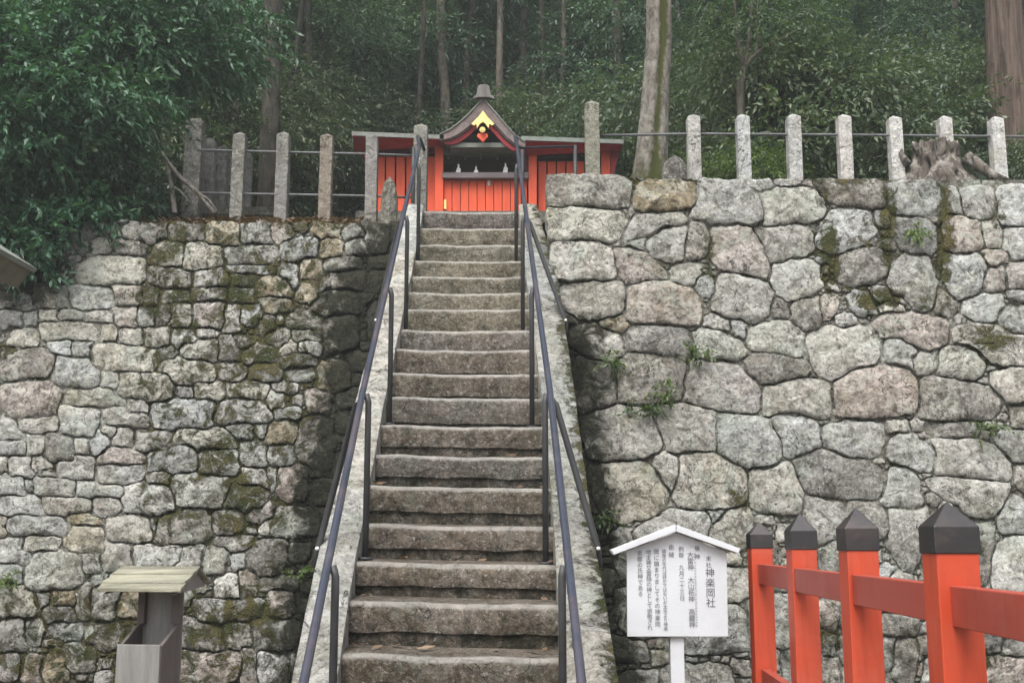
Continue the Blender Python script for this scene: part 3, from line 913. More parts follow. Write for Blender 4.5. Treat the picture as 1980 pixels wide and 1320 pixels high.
for n in range(0, LAST+1):
    Y, zl, zr = step_pose(n)
    xl, xr_ = lerp_pts(IN_L, Y)-.05, lerp_pts(IN_R, Y)+.05
    below = step_pose(n+1)[1] if n < LAST else 0.0
    rise = zl - below
    th = rise*(0.80 if n < 11 else 0.66)
    seg = 36; depth = TREAD + .14 if n else 0.75
    prof_n = 9
    V, Fc, A, B, Wn = [], [], [], [], []
    for i in range(seg+1):
        u = i/seg; x = xl + (xr_-xl)*u; z = zl + (zr-zl)*u
        w1 = mnoise.noise(Vector((x*5, n*3.1, 0)))*.008 + mnoise.noise(Vector((x*17, n*3.1, 4)))*.004
        w2 = mnoise.noise(Vector((x*3.5, n*5.3, 2)))*.016
        lo = mnoise.noise(Vector((x*6, n*2.7, 7)))*.011
        wear = 0.012*math.exp(-((u-.5)/.3)**2)
        yb = Y + w2*.6
        prof = [(depth+Y, z+.012), (Y+.10, z+.004-wear*.6+w1*.5), (yb+.026, z-wear*.8+w1), (yb+.006, z-.016-wear+w1), (yb, z-.045+w1*.4),
                (yb-.002, z-th*.55+lo*.3), (yb+.004, z-th+lo), (yb+.022, z-th-.010+lo), (yb+.026, z-rise-.10)]
        for k, (py, pz) in enumerate(prof):
            V.append((x, py, pz)); Wn.append({1:.25, 2:.85, 3:.75, 4:.15}.get(k, 0.0))
            side = max(0, 1-abs(u)/.09, 1-abs(1-u)/.09)
            A.append((.55*side if k < 2 else .25*side) + (.5 if k == 0 and n > 13 else 0) + (.30 if k == 8 else 0)
                     + .22*(mnoise.noise(Vector((x*3,n*2.,1))) > .25)*(n < 12))
            B.append({7:.42, 8:.55, 6:.30, 5:.12}.get(k, 0.0)*(1 if n > 8 else .7))  # dirt and the lip's shadow put into the lower riser's colour
    for i in range(seg):
        for k in range(prof_n-1):
            a = i*prof_n+k; b = a+prof_n
            Fc.append([a, a+1, b+1, b])
    Fc.append(list(range(prof_n))[::-1] + []); Fc.append([seg*prof_n+k for k in range(prof_n)])
    if n <= 6: col = tint(rs, (0.225,0.198,0.150), .08)
    else: col = tint(rs, (0.180,0.152,0.128), .10)
    if n == 0: col = (0.16,0.135,0.12)
    o = mesh_obj('step', V, Fc, M_STEP, stair, False, {'moss':A, 'algae_shade':B, 'worn':Wn}, col)
# kerbs on both sides, each of several long slabs
for side, IN, OUT in ((-1, IN_L, OUT_L), (1, IN_R, OUT_R)):
    cuts = [3.95, 5.35, 6.95, 8.05, 9.35, 10.6, 11.62] if side < 0 else [3.95, 5.7, 7.25, 8.2, 9.6, 10.75, 11.62]
    for ya, yb in zip(cuts, cuts[1:]):
        V, Fc, A, B = [], [], [], []
        m = 10; ws = 5
        for i in range(m+1):
            y = ya + .004 + (yb-ya-.008)*i/m
            xi, xo = lerp_pts(IN, y), lerp_pts(OUT, y)
            zt = nose_z(y) + (.045 if y > 5 else .03)
            if side > 0 and y > 10.9: zt = max(zt, nose_z(10.9)+.045 + (y-10.9)*.75)
            pr = [(xi, max(-.1, zt-.9))] + [(xi + (xo-xi)*t, zt + (0 if t not in (0,1) else -.012) + mnoise.noise(Vector((y*4, t*3+side*5, 2)))*.008) for t in np.linspace(0,1,ws)] + [(xo, -.1)]
            for k, (x, z) in enumerate(pr):
                x += mnoise.noise(Vector((y*6, k*1.3+side*9, 5)))*.006
                V.append((x, y, z))
                A.append({0:.2, ws-1:.25, ws:.55, ws+1:.9}.get(k, 0.05) + (.35 if side > 0 and k >= ws-1 else 0))
                B.append({0:.45, ws+1:1.0, ws:.3}.get(k, 0.0))
        q = ws+2
        for i in range(m):
            for k in range(q-1):
                a = i*q+k; b = a+q
                Fc.append([a, a+1, b+1, b] if side < 0 else [a, b, b+1, a+1])
        Fc.append(list(range(q))); Fc.append([m*q+k for k in range(q)][::-1])
        mesh_obj('kerb', V, Fc, M_CURB, stair, False, {'moss':A, 'algae_shade':B}, tint(rs, (0.52,0.515,0.50) if side < 0 else (0.42,0.415,0.39), .07))
mb = MB()
for n in range(1, LAST):
    Y, zl, zr = step_pose(n)
    mb.box(lerp_pts(IN_L, Y)+.03, lerp_pts(IN_R, Y)-.03, Y+.12, Y+.12+TREAD-.001, -.2, min(zl,zr)-.26)
mb.build('stair_core', M_JOINT, stair)

# ------------------------------------------------------------------ handrails
def rail_pt(side, Y, h=0.80):
    x = lerp_pts([(4.3,-.757),(6.4,-.832),(9.0,-.888),(11.6,-.938)] if side < 0 else [(4.3,.256),(6.4,.214),(9.0,.125),(11.6,.036)], Y)
    return Vector((x, Y, nose_fit(Y) + h))
z0f, z1f = nose_z(11.5), nose_z(5.6)
def nose_fit(Y):      # straight line close to the step edges
    return z1f + (z0f-z1f)*(Y-5.6)/(11.5-5.6)
def handrail(side, label):
    b = rail_pt(side, 4.25, 0)
    root = thing('handrail', (b.x, b.y, 0), label, 'handrail', 'handrails along the steps')
    mb = MB()
    low = rail_pt(side, 4.3); low2 = low + Vector((0,-.12,-.13)); low3 = low2 + Vector((0,-.03,-.15))
    top = P(808,264,11.62) if side < 0 else P(997,264,11.62)
    pts = [low3, low2, low] + [rail_pt(side, y) for y in np.linspace(4.7, 11.2, 12)] + [top]
    if side < 0: pts += [P(812,268,11.75), P(824,300,12.05), P(824,330,12.08)]
    mb.tube(pts, .0185, 10)
    mb.build('rail', M_RAIL, root, True)
    for n in (19, 15, 11, 7, 3):
        Y, zl, zr = step_pose(n); Y += .13
        t = rail_pt(side, Y); foot = zl if side < 0 else zr
        mb = MB(); mb.tube([(t.x + (.035 if side < 0 else -.03), Y, foot-.02), (t.x + (.035 if side < 0 else -.03), Y, t.z-.05), (t.x + (.022 if side < 0 else -.02), Y, t.z-.004)], .0175, 9)
        mb.build('post', M_RAILPOST, root, True)
        mb = MB(); c = Vector((t.x + (.035 if side < 0 else -.03), Y, foot+.004))
        mb.tube([c, c+Vector((0,0,.012))], .042, 10); mb.build('foot_flange', M_RAILPOST, root, True)
        if n in (15, 7):
            xo = lerp_pts(OUT_L if side < 0 else OUT_R, Y)
            z_b = nose_z(Y)
            e = Vector((xo + side*.012, Y-.02, z_b+.00))
            s = Vector((t.x, Y, t.z-.03))
            k = s + Vector((side*.055, 0, -.015))
            mb = MB(); mb.tube([s, s+Vector((side*.03,0,-.03)), e, e+Vector((side*.008,0,-.10))], .0185, 9)
            br = mb.build('brace', M_RAILPOST, root, True)
            mb = MB(); c = e + Vector((-side*.0, -.028, .0)); mb.tube([c, c+Vector((0,-.014,0))], .011, 8)
            mb.build('bolt', M_BOLT, br, True)
    if side < 0:
        for px, Y in ((800,11.75),(824,12.08)):
            a = P(px, 300 if px > 810 else 285, Y); mb = MB(); mb.tube([(a.x, Y, hill(a.x,Y)-.05), a], .021, 8); mb.build('post', M_RAILPOST, root, True)
    else:
        a = P(1003,286,11.75); c = P(1112,283,12.0)
        mb = MB(); mb.tube([P(997,270,11.64), a, c], .013, 8); mb.build('landing_rail', M_RAIL, root, True)
        mb = MB(); mb.tube([(c.x, c.y, hill(c.x,c.y)-.05), c+Vector((0,0,.01))], .021, 8); mb.build('post', M_RAILPOST, root, True)
        mb = MB(); q = P(1010,290,11.75); mb.tube([(q.x, q.y, 4.7), q], .021, 8); mb.build('post', M_RAILPOST, root, True)
    return root
handrail(-1, 'dark steel pipe handrail of the steps on the rubble wall side')
handrail(1, 'dark steel pipe handrail of the steps on the large block wall side')

# ------------------------------------------------------------------ stone post fences on the walls
def stone_post(name, px, top, bottom, Y, wpx, label, cat, group, color=(0.44,0.43,0.40), round_top=False, parent=None, sink=.15, moss=None):
    b = P(px, bottom, Y); t = P(px, top, Y); w = wpx/2250*Y/2
    base = (b.x, Y+w, b.z)
    rnd = random.Random(int(px*7+top))
    V, Fc, A, B = [], [], [], []
    zs = [b.z-sink] + list(np.linspace(b.z, t.z-w*.75, 7))
    lean = rnd.uniform(-.008,.008)
    for i, z in enumerate(zs):
        for sx, sy in ((-1,-1),(1,-1),(1,1),(-1,1)):
            jx = mnoise.noise(Vector((px+sx, z*6, sy)))*.004
            V.append((b.x + sx*w + jx + lean*(z-b.z), Y+w+sy*w + jx, z))
    if round_top:
        for k, s in ((.35,.93),(.6,.75),(.75,.4)):
            for sx, sy in ((-1,-1),(1,-1),(1,1),(-1,1)): V.append((b.x+sx*w*s, Y+w+sy*w*s, t.z-w*.75+w*k))
    V.append((b.x + lean*(t.z-b.z), Y+w, t.z))
    rows = (len(V)-1)//4
    for r in range(rows-1):
        for k in range(4):
            j = (k+1) % 4; Fc.append([r*4+k, r*4+j, (r+1)*4+j, (r+1)*4+k])
    for k in range(4): Fc.append([(rows-1)*4+k, (rows-1)*4+(k+1)%4, len(V)-1])
    for v in V:
        h = (v[2]-b.z)/max(.1, t.z-b.z)
        A.append((moss if moss is not None else 0.0) + max(0, .35-h)*.5); B.append(max(0, .12-h)*2.5)
    if parent is None:
        o = mesh_obj(name, V, Fc, M_POST, None, False, {'moss':A,'algae_shade':B}, color, loc=base)
        tag(o, label, cat, group)
    else:
        o = mesh_obj(name, V, Fc, M_POST, parent, False, {'moss':A,'algae_shade':B}, color)
    md = o.modifiers.new('bevel','BEVEL'); md.width = .008; md.segments = 2; md.limit_method = 'ANGLE'
    return o

rp = random.Random(12)
b = P(1640,348,10.8)
fr = thing('stone_fence', (b.x, 10.85, b.z), 'row of pale square granite posts with one iron pipe on the block wall', 'fence')
xs_r = [1345,1442,1541,1640,1740,1838,1939,2038,2138]
for i, x in enumerate(xs_r):
    top = [216,216,215,216,219,219,220,221,222][i]
    k = min(1.0, max(0, (x-1340)/500))
    stone_post('post', x, top, 350 + i*1.2, 10.8, [26,26,27,26.5,26,26,26,26,26][i], None, None, None, tint(rp, (0.54+.18*k,0.54+.175*k,0.52+.19*k), .05), parent=fr)
mb = MB(); mb.tube([P(1162,258,11.15)+Vector((0,.06,0)), P(1345,259,10.86), P(1640,261,10.86), P(1939,264,10.86), P(2140,266,10.86)], .0135, 8)
mb.build('pipe_rail', M_IRON, fr, True)
stone_post('gate_post', 1147, 189, 345, 11.1, 29, 'tall square granite post at the top of the steps on the block wall', 'post', None, (0.30,0.295,0.235), moss=.08)
stone_post('gate_post', 810, 234, 415, 11.95, 28, 'square granite post at the top of the steps beside the rubble wall fence', 'post', None, (0.30,0.295,0.265))
b = P(600,418,12.0)
fl = thing('stone_fence', (b.x, 12.05, b.z), 'row of grey square granite posts with two iron pipes on the rubble wall', 'fence')
for px, top, bot, w, c in ((455,251,412,25,(0.245,0.24,0.215)),(541,250,418,25,(0.265,0.26,0.25)),(626,254,426,25,(0.30,0.255,0.21)),(716,255,424,24,(0.30,0.285,0.275))):
    stone_post('post', px, top, bot, 12.0, w, None, None, None, c, parent=fl)
for ya, yb in ((290,298),(373,379)):
    mb = MB(); mb.tube([P(382,ya,12.06), P(541,(ya+yb)/2,12.06), P(716,yb,12.06), P(800,yb+3,12.06)], .0135, 8)
    mb.build('pipe_rail', M_IRON, fl, True)
# older stone fence running back from the corner
b = P(400,400,12.6)
fo = thing('stone_fence', (b.x, 12.6, b.z), 'old grey stone fence of close set slabs running back under the evergreen branches', 'fence')
for px, top, bot, Y, w, c, rt in ((366,225,404,12.25,34,(0.20,0.195,0.18),True),(398,262,402,12.7,24,(0.19,0.19,0.185),False),(424,278,402,13.1,19,(0.20,0.20,0.19),False),(446,285,402,13.5,16,(0.21,0.21,0.2),False),(472,290,404,13.9,20,(0.25,0.25,0.245),False)):
    stone_post('slab_post', px, top, bot, Y, w, None, None, None, c, round_top=rt, parent=fo, sink=.5)
mb = MB(); a, c = P(366,300,12.4), P(472,312,14.0); mb.tube([a, c], .03, 6); mb.build('stone_rail', M_POST, fo, color=(0.12,0.12,0.11))
mb = MB(); mb.hexa([P(352,412,12.25),P(530,416,13.9),P(530,400,13.9),P(352,398,12.25)] + [v+Vector((0,.2,0)) for v in (P(352,412,12.25),P(530,416,13.9),P(530,400,13.9),P(352,398,12.25))])
mb.build('sill', M_POST, fo, color=(0.13,0.13,0.11))
# ------------------------------------------------------------------ shrine at the top
SY = 16.5
shr = thing('shrine', P(935,415,SY)-Vector((0,0,.25)), 'small vermilion shrine with curved grey gable and low side wings above the steps', 'shrine')
def sbox(name, p0, q0, p1, q1, mat, dy=0.0, d=0.1, bevel=0, parent=None, color=None):
    mb = MB(); mb.pbox(p0, q0, p1, q1, SY+dy, d)
    return mb.build(name, mat, parent or shr, bevel=bevel, color=color)
# base platform
mb = MB(); a = P(690,413,SY+.02); c = P(1200,413,SY+.02)
mb.box(a.x, c.x, SY-.12, SY+2.3, a.z-.75, a.z); mb.build('stone_base', M_POST, shr, color=(0.20,0.19,0.17))
# side-wing planks
rsn = random.Random(8)
x = 727.0
while x < 838:
    sbox('plank', x, 303, x+16.5, 424, M_VERM_S, .10+rsn.uniform(0,.006), .03, .003); x += 19.6
x = 1041.0
while x < 1136:
    sbox('plank', x, 312, x+15.5, 424, M_VERM_S, .10+rsn.uniform(0,.006), .03, .003); x += 18.2
for p0, p1, yq in ((722,842,296),(1037,1180,305)):
    sbox('cross_rail', p0, yq+2, p1, yq+13, M_DARKVOID, .135, .05)
    sbox('cross_rail', p0, 396, p1, 408, M_DARKVOID, .135, .05)
# corner posts of the wings
sbox('corner_post', 706, 290, 722, 424, M_CRIM, .06, .10, .005)
sbox('corner_post', 1163, 284, 1180, 424, M_VERM_S, -.05, .10, .005)
# wing walls behind (dark crimson boards under the eaves) and roofs
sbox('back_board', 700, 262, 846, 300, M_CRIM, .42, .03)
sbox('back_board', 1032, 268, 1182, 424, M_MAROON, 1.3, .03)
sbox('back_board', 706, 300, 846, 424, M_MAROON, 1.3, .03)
def wing_roof(p0, p1, q0, q1, ql, qr):
    # sloping slab: front eave edge (thin, pale) and deep crimson soffit
    mb = MB()
    yf, yb = SY-.42, SY+1.5
    A = [P(p0,q0+8,yf),P(p1,q1+8,yf),P(p1,q1,yf),P(p0,q0,yf)]
    Bk = [v+Vector((0, yb-yf, .62)) for v in A]
    mb.hexa(A+Bk); mb.build('wing_roof', M_ROOFGREY, shr)
    mb = MB()
    A = [P(p0+4,q0+38,yf+.34),P(p1-4,q1+22,yf+.34),P(p1-2,q1+9,yf+.03),P(p0+2,q0+9,yf+.03)]
    Bk = [v+Vector((0,.16,.05)) for v in A]
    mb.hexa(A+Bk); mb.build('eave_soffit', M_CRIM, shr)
wing_roof(680, 858, 254, 261, 0, 0)
wing_roof(1008, 1206, 263, 270, 0, 0)
mb = MB(); mb.ppoly([(1204,274),(1197,274),(1181,284),(1181,345),(1186,338)], SY-.05, .5); mb.build('gable_board', M_CRIM, shr)
mb = MB(); mb.ppoly([(680,262),(690,262),(722,298),(716,330),(702,300)], SY-.05, .5); mb.build('gable_board', M_CRIM, shr)
sbox('purlin_end', 1162, 277, 1178, 284, M_GOLD, -.12, .06)
# centre bay
for p0, p1, q0 in ((841,857,272),(1022,1038,284)):
    ps = sbox('main_post', p0, q0, p1, 424, M_VERM_S, -.06, .13, .006)
for p0 in (858, 1012):
    sbox('gold_shoe', p0, 386, p0+5, 404, M_GOLD, -.012, .02)
x = 858.5; i = 0
while x < 1018:
    w = 15.0
    pl = sbox('plank', x, 345, x+w, 424, M_VERM_S, .02+rsn.uniform(0,.006), .03, .003); x += 16.15; i += 1
sbox('shelf', 855, 333, 1022, 344, M_SHELF, -.10, .35, .006)
sbox('lintel', 855, 287, 1024, 300, M_GREYWOOD, -.02, .12, .005)
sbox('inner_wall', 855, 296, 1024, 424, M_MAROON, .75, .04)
for p in (867, 898, 930, 962, 994):
    sbox('hook', p-2, 301, p+2, 308, M_GREYWOOD, .02, .03)
# folded white paper streamers on the shelf
for p, q in ((886,318),(920,322),(977,316)):
    b = P(p,334,SY-.06)
    s = thing('paper_streamer', b, {886:'folded white paper streamer on the shrine shelf beside the gate post',920:'small folded paper streamer in the middle of the shrine shelf',977:'folded white paper streamer on the shrine shelf behind the steel handrail'}[p], 'paper streamer')
    mb = MB(); mb.ppoly([(p-1,q),(p+2,q),(p+2,q+6),(p+5,q+9),(p+4,334.3),(p-5,334.3),(p-3,q+9),(p-1,q+5)], SY-.06, .012); mb.build('paper', M_PAPER, s)
    mb = MB(); mb.pbox(p-.7, q-4, p+.9, 334.3, SY-.046, .012); mb.build('stick', M_GREYWOOD, s)
sbox('paper_tag', 943, 347, 948, 359, M_PAPER, .008, .004)
# horizontal green-grey board and tie beam under the gable
sbox('eave_board', 870, 276, 1012, 285, M_ROOFGREY, -.30, .30, .005)
mb = MB(); mb.ppoly([(934,212),(905,245),(876,277),(1000,277),(966,247)], SY, .05); mb.build('gable_wall', M_DARKVOID, shr)
# curved gable: thick bark eaves
def curve(side, off):
    # pixel points of the gable sweep measured from the apex
    L = [(0,196+off),(14,211+off),(30,228+off*0.95),(48,243+off*.85),(64,254+off*.7),(84,262+off*.45)]
    R = [(0,196+off),(14,212+off),(30,230+off*.95),(46,249+off*.85),(62,265+off*.7),(82,277+off*.45)]
    return [(934-x,y) for x,y in L] if side < 0 else [(934+x,y) for x,y in R]
def band(name, o0, o1, mat, dy, d, shrink=1.0, slope=0.0):
    for side in (-1, 1):
        a = curve(side, o0); b2 = curve(side, o1)
        a = [(934+(x-934)*shrink, y) for x, y in a]; b2 = [(934+(x-934)*shrink, y) for x, y in b2]
        V = []; n = len(a)
        for dd in (0, d):
            for (x, y) in a: V.append(P(x, y, SY+dy)+Vector((0,dd,slope*dd)))
            for (x, y) in b2: V.append(P(x, y, SY+dy)+Vector((0,dd,slope*dd)))
        f = []
        for i in range(n-1):
            f += [[i, i+1, n+i+1, n+i], [2*n+i, 3*n+i, 3*n+i+1, 2*n+i+1], [i, 2*n+i, 2*n+i+1, i+1], [n+i, n+i+1, 3*n+i+1, 3*n+i]]
        f += [[0, n, 3*n, 2*n], [n-1, 3*n-1, 4*n-1, 2*n-1]]
        mb = MB(); mb.add(V, f); mb.build(name, mat, shr)
band('gable_roof', -5, 19, M_BARK_ROOF, -.42, 2.0)
band('roof_edge', -8, -5, M_ROOFGREY, -.44, 2.0)
band('barge_trim', 20, 23, M_ROOFGREY, -.39, .10, .98)
band('bargeboard', 23, 36, M_CRIM, -.34, .06, .90)
# ridge with its end ornament
mb = MB(); mb.ppoly([(922,190),(947,190),(944,172),(926,172)], SY-.42, 2.1); mb.build('ridge', M_ROOFGREY, shr)
mb = MB(); mb.ppoly([(913,192),(917,185),(921,184),(924,166),(930,163),(940,163),(946,166),(949,184),(954,185),(957,192),(951,190),(946,188),(924,188),(919,190)], SY-.50, .09)
mb.build('ridge_end_ornament', M_GREYWOOD, shr, bevel=.006, color=(.3,.3,.3))
# gilded fitting, flower boss and pendant in the gable
mb = MB(); mb.ppoly([(934,214),(943,226),(956,240),(951,243),(946,240),(945,249),(939,240),(934,236),(928,240),(922,249),(921,240),(917,243),(911,240),(925,226)], SY-.50, .05)
mb.build('gilded_fitting', M_GOLD, shr, bevel=.004)
mb = MB()
for k in range(8):
    t = k*math.pi/4; c = P(933,252,SY-.5); mb.tube([c+Vector((math.cos(t)*.028,0,math.sin(t)*.028)), c+Vector((math.cos(t)*.028,-.03,math.sin(t)*.028))], .016, 8)
c = P(933,252,SY-.5); mb.tube([c, c+Vector((0,-.04,0))], .02, 8)
mb.build('flower_boss', M_GOLD, shr)
mb = MB(); mb.ppoly([(924,258),(942,258),(944,264),(940,268),(934,275),(927,268),(922,264)], SY-.47, .05); mb.build('pendant', M_VERM_S, shr, bevel=.004)
for p, q, m in ((866,264,M_GOLD),(848,268,M_DARKVOID),(1018,276,M_CRIM)):
    c = P(p,q,SY-.2); mb = MB(); mb.tube([c, c+Vector((0,.12,0))], .035, 8); mb.build('beam_end', m, shr)

# ------------------------------------------------------------------ notice board
NY = 6.0
sg = thing('notice_board', (P(1310,1200,NY).x, NY, 0), 'white wooden notice board with gabled top and vertical brush lettering on a post', 'sign')
mb = MB(); mb.ppoly([(1212,1064),(1309,1029),(1405,1067),(1408,1230),(1213,1230)], NY, .022); mb.build('board', M_WHITE, sg, bevel=.002)
p = P(1310,1225,NY); w = 13/2250*NY
mb = MB(); mb.box(p.x-w, p.x+w, NY+.022, NY+.075, -.2, P(1310,1075,NY).z); mb.build('post', M_WHITE, sg, bevel=.003)
for pts in ([(1307,1014),(1307,1027),(1187,1072),(1182,1063)], [(1308,1014),(1432,1060),(1428,1069),(1308,1027)]):
    mb = MB(); mb.ppoly(pts, NY-.05, .13); mb.build('roof_board', M_WHITE, sg, bevel=.002)
TX = [  # x, top y, bottom y, characters
 (1370,1074,1098,'末社'),(1373,1098,1172,'神楽岡社'),(1348,1055,1085,'祭神'),(1335,1066,1207,'大雷神　大山祇神　高龗神'),
 (1317,1056,1158,'例祭　九月二十三日'),(1298,1052,1080,'由緒'),(1284,1061,1212,'鎮座の年代は詳かではないが太古より神楽'),
 (1269,1061,1206,'岡に鎮まりましてその神楽岡'),(1254,1062,1211,'地主神又雷除の神として崇敬され'),(1237,1064,1150,'京都の氏神である'),
 (1343.5,1068,1206,'おおいかづちのかみおおやまつみのかみたかおかみのかみ')]
for x, ya, yb, s in TX:
    n = len(s); pitch = (yb-ya)/n
    size = min(pitch*1.0, 17 if '楽岡社' in s else (12.5 if s.startswith('大') else 10.0))
    if n > 22: size = 4.6
    m_s = size/2250*NY
    cu = bpy.data.curves.new('lettering', 'FONT'); cu.body = '\n'.join(s); cu.size = m_s*1.08; cu.align_x = 'CENTER'
    cu.space_line = (pitch/2250*NY)/(m_s*1.08); cu.offset = 0
    cu.resolution_u = 2
    to = bpy.data.objects.new('lettering', cu); link(to)
    a = P(x, ya+size*.92, NY-.003)
    to.location = a; to.rotation_euler = (math.pi/2, 0, 0)
    bpy.context.view_layer.update()
    dg = bpy.context.evaluated_depsgraph_get(); me = bpy.data.meshes.new_from_object(to.evaluated_get(dg))
    mw = to.matrix_world.copy(); bpy.data.objects.remove(to)
    me.transform(mw); vs = [v.co.copy() for v in me.vertices]; fs = [list(q.vertices) for q in me.polygons]
    bpy.data.meshes.remove(me)
    if vs: mesh_obj('lettering', vs, fs, M_INK, sg)

# ------------------------------------------------------------------ vermilion fence
zc = P(1830,1066,3.0).z
fence_pts = [(1469,6.15),(1549,5.15),(1659,4.10),(1836,3.05)]
x0 = P(1469,1060,6.15).x; x1 = P(1836,1060,3.05).x
fdir = Vector((x1-x0, 3.05-6.15, 0)).normalized()
fv = thing('picket_fence', (x0, 6.15, 0), 'vermilion wooden fence with black pyramid capped posts and two rails', 'fence')
TIP = [1007,991,980,968]; CAPB = [1058,1060,1062,1067]
allp = fence_pts + [(None,2.05),(None,1.05)]
for i, (px, Y) in enumerate(allp):
    hw = .0545
    if px is None:
        c = Vector((x1,3.05,0)) + fdir*(3.05-Y)
        zb, zt, zs = zc, zc+.13, zc+.066
    else:
        c = Vector((P(px,1060,Y).x, Y, 0))
        zb = P(px, CAPB[i], Y-hw).z; zt = P(px, TIP[i], Y).z; zs = zb + (zt-zb)*.50
    mb = MB(); mb.box(c.x-hw, c.x+hw, c.y-hw, c.y+hw, -.1, zb); o = mb.build('post', M_VERM, fv, bevel=.004)
    h2 = hw+.004
    mb = MB(); v = [(c.x+sx*h2, c.y+sy*h2, z) for z in (zb-.004, zs) for sx, sy in ((-1,-1),(1,-1),(1,1),(-1,1))] + [(c.x, c.y, zt)]
    mb.add(v, [[3,2,1,0]] + [[k,(k+1)%4,4+(k+1)%4,4+k] for k in range(4)] + [[4+k,4+(k+1)%4,8] for k in range(4)])
    mb.build('black_cap', M_BLACKCAP, o, bevel=.003)
side = Vector((-fdir.y, fdir.x, 0))
for zr0, hh in ((P(1830,1171,3.0).z, .050), (P(1497,1312,6.1).z, .050)):
    a = Vector((x0, 6.15, zr0)) - fdir*.25; c = Vector((x1,3.05,zr0)) + fdir*2.3
    t = .022
    mb = MB(); mb.hexa([a-side*t-Vector((0,0,hh)), c-side*t-Vector((0,0,hh)), c-side*t+Vector((0,0,hh)), a-side*t+Vector((0,0,hh)),
                        a+side*t-Vector((0,0,hh)), c+side*t-Vector((0,0,hh)), c+side*t+Vector((0,0,hh)), a+side*t+Vector((0,0,hh))])
    mb.build('rail', M_VERM2, fv, bevel=.003)

# ------------------------------------------------------------------ weathered wooden box with lichen roof
M_BOXW = plain_material('weathered_board', (0.19,0.188,0.18), 0.85, 0.35, 14.0, 0.5, 0.2, stretch=(1,1,0.10), dirt=((0.09,0.085,0.08), .7))
M_BOXS = plain_material('weathered_side_board', (0.105,0.09,0.085), 0.85, 0.25, 10.0, 0.5, 0.2, stretch=(1,1,0.10))
M_LICH = plain_material('lichen_board', (0.22,0.215,0.165), 0.95, 0.55, 22.0, 0.9, 0.1, stretch=(0.10,1,1), dirt=((0.15,0.145,0.13), .9))
BY = 3.2
bb = P(290,1300,BY)
bx = thing('wooden_box', (bb.x, BY, 0), 'weathered grey wooden leaflet box with lichen covered gable roof on a post', 'box')
ang = math.radians(-9)
def BL(u, v, z): return Vector((bb.x + u*math.cos(ang) - v*math.sin(ang), BY + u*math.sin(ang) + v*math.cos(ang), z))
zf = P(278,1241,BY).z; ztop = P(300,1140,BY).z
def bbx(name, u0, u1, v0, v1, za0, za1, zb0=None, zb1=None, mat=M_BOXW, parent=None):
    """za at v0 side, zb at v1 side (bottom, top)"""
    zb0 = za0 if zb0 is None else zb0; zb1 = za1 if zb1 is None else zb1
    mb = MB(); mb.hexa([BL(u0,v0,za0),BL(u1,v0,za0),BL(u1,v0,za1),BL(u0,v0,za1),BL(u0,v1,zb0),BL(u1,v1,zb0),BL(u1,v1,zb1),BL(u0,v1,zb1)])
    return mb.build(name, mat, parent or bx, bevel=.0015)
hw = .060; t = .009; dep = .125
bbx('front_board', -hw, hw, -.075, -.075+t, .55, zf)
bbx('side_board', -hw, -hw+t, -.066, dep-.075, .55, zf-.004, .55, zf+.055, M_BOXS)
bbx('side_board', hw-t, hw+.001, -.066, dep-.075, .55, zf-.004, .55, zf+.055, M_BOXS)
bbx('back_board', -hw, hw, dep-.075, dep-.075+t, .55, ztop+.012)
bbx('cheek', hw-.022, hw+.002, dep-.095, dep-.0755, zf+.045, ztop+.005, mat=M_BOXS)
bbx('cheek', -hw, -hw+.02, dep-.095, dep-.0755, zf+.045, ztop+.005, mat=M_BOXS)
bbx('floor_board', -hw+t, hw-t, -.066, dep-.075, zf-.12, zf-.11)
bbx('post', -.035, .035, -.03, .04, -.1, .56)
# roof: narrow lapped boards on the near slope, one on the far slope
zr = P(330,1098,BY).z
rl, rr = -.118, .108
e0, e1 = (-.080, zr-.055), (.045, zr)
for k in range(5):
    f0, f1 = k/5, (k+1)/5+.06
    v0, z0_ = e0[0]+(e1[0]-e0[0])*f0, e0[1]+(e1[1]-e0[1])*f0 + .004*(k%2)+.002*k*0
    v1, z1_ = e0[0]+(e1[0]-e0[0])*min(1,f1), e0[1]+(e1[1]-e0[1])*min(1,f1) + .002
    bbx('roof_board', rl+rsn.uniform(-.008,.006), rr+rsn.uniform(-.006,.004), v0, v1, z0_-.005, z0_+.005, z1_-.006, z1_+.003, M_LICH)
bbx('roof_board', rl, rr, .046, .125, zr-.006, zr+.002, zr-.045, zr-.037, M_LICH)
for u in (rr-.02, rl+.012):
    mb = MB()
    a = [BL(u,-.075,zr-.066), BL(u,.115,zr-.05), BL(u,.045,zr-.010)]; b2 = [v+BL(.008,0,0)-BL(0,0,0) for v in a]
    mb.add(a+b2, [[0,1,2],[5,4,3],[0,3,4,1],[1,4,5,2],[2,5,3,0]])
    mb.build('gable_board', M_GREYWOOD, bx)

# ------------------------------------------------------------------ eave of the building at the side
EY = 7.2
ev = thing('outbuilding', (P(-420,900,EY-2).x-.6, EY-1.5, 0), 'grey plank roof corner of an outbuilding jutting in front of the rubble wall', 'building')
M_EAVE = plain_material('eave_board', (0.155,0.145,0.115), 0.85, 0.2, 8.0, 0.4, 0.2, stretch=(0.3,1,0.3))
FQ = [[0,1,2,3],[7,6,5,4],[4,5,1,0],[5,6,2,1],[6,7,3,2],[7,4,0,3]]
BK = Vector((-.05,-2.6,0))
def eave_part(name, pts, dy, mat):
    A = [P(x,y,EY)+Vector((0,dy,0)) for x,y in pts]
    mb = MB(); mb.add(A + [v+BK for v in A], FQ); return mb.build(name, mat, ev)
eave_part('roof_deck', [(62,523),(33,558),(-420,256),(-396,221)], 0, M_EAVE)
eave_part('roof_covering', [(70,519),(64,526),(-400,222),(-394,213)], .02, M_ROOFGREY)
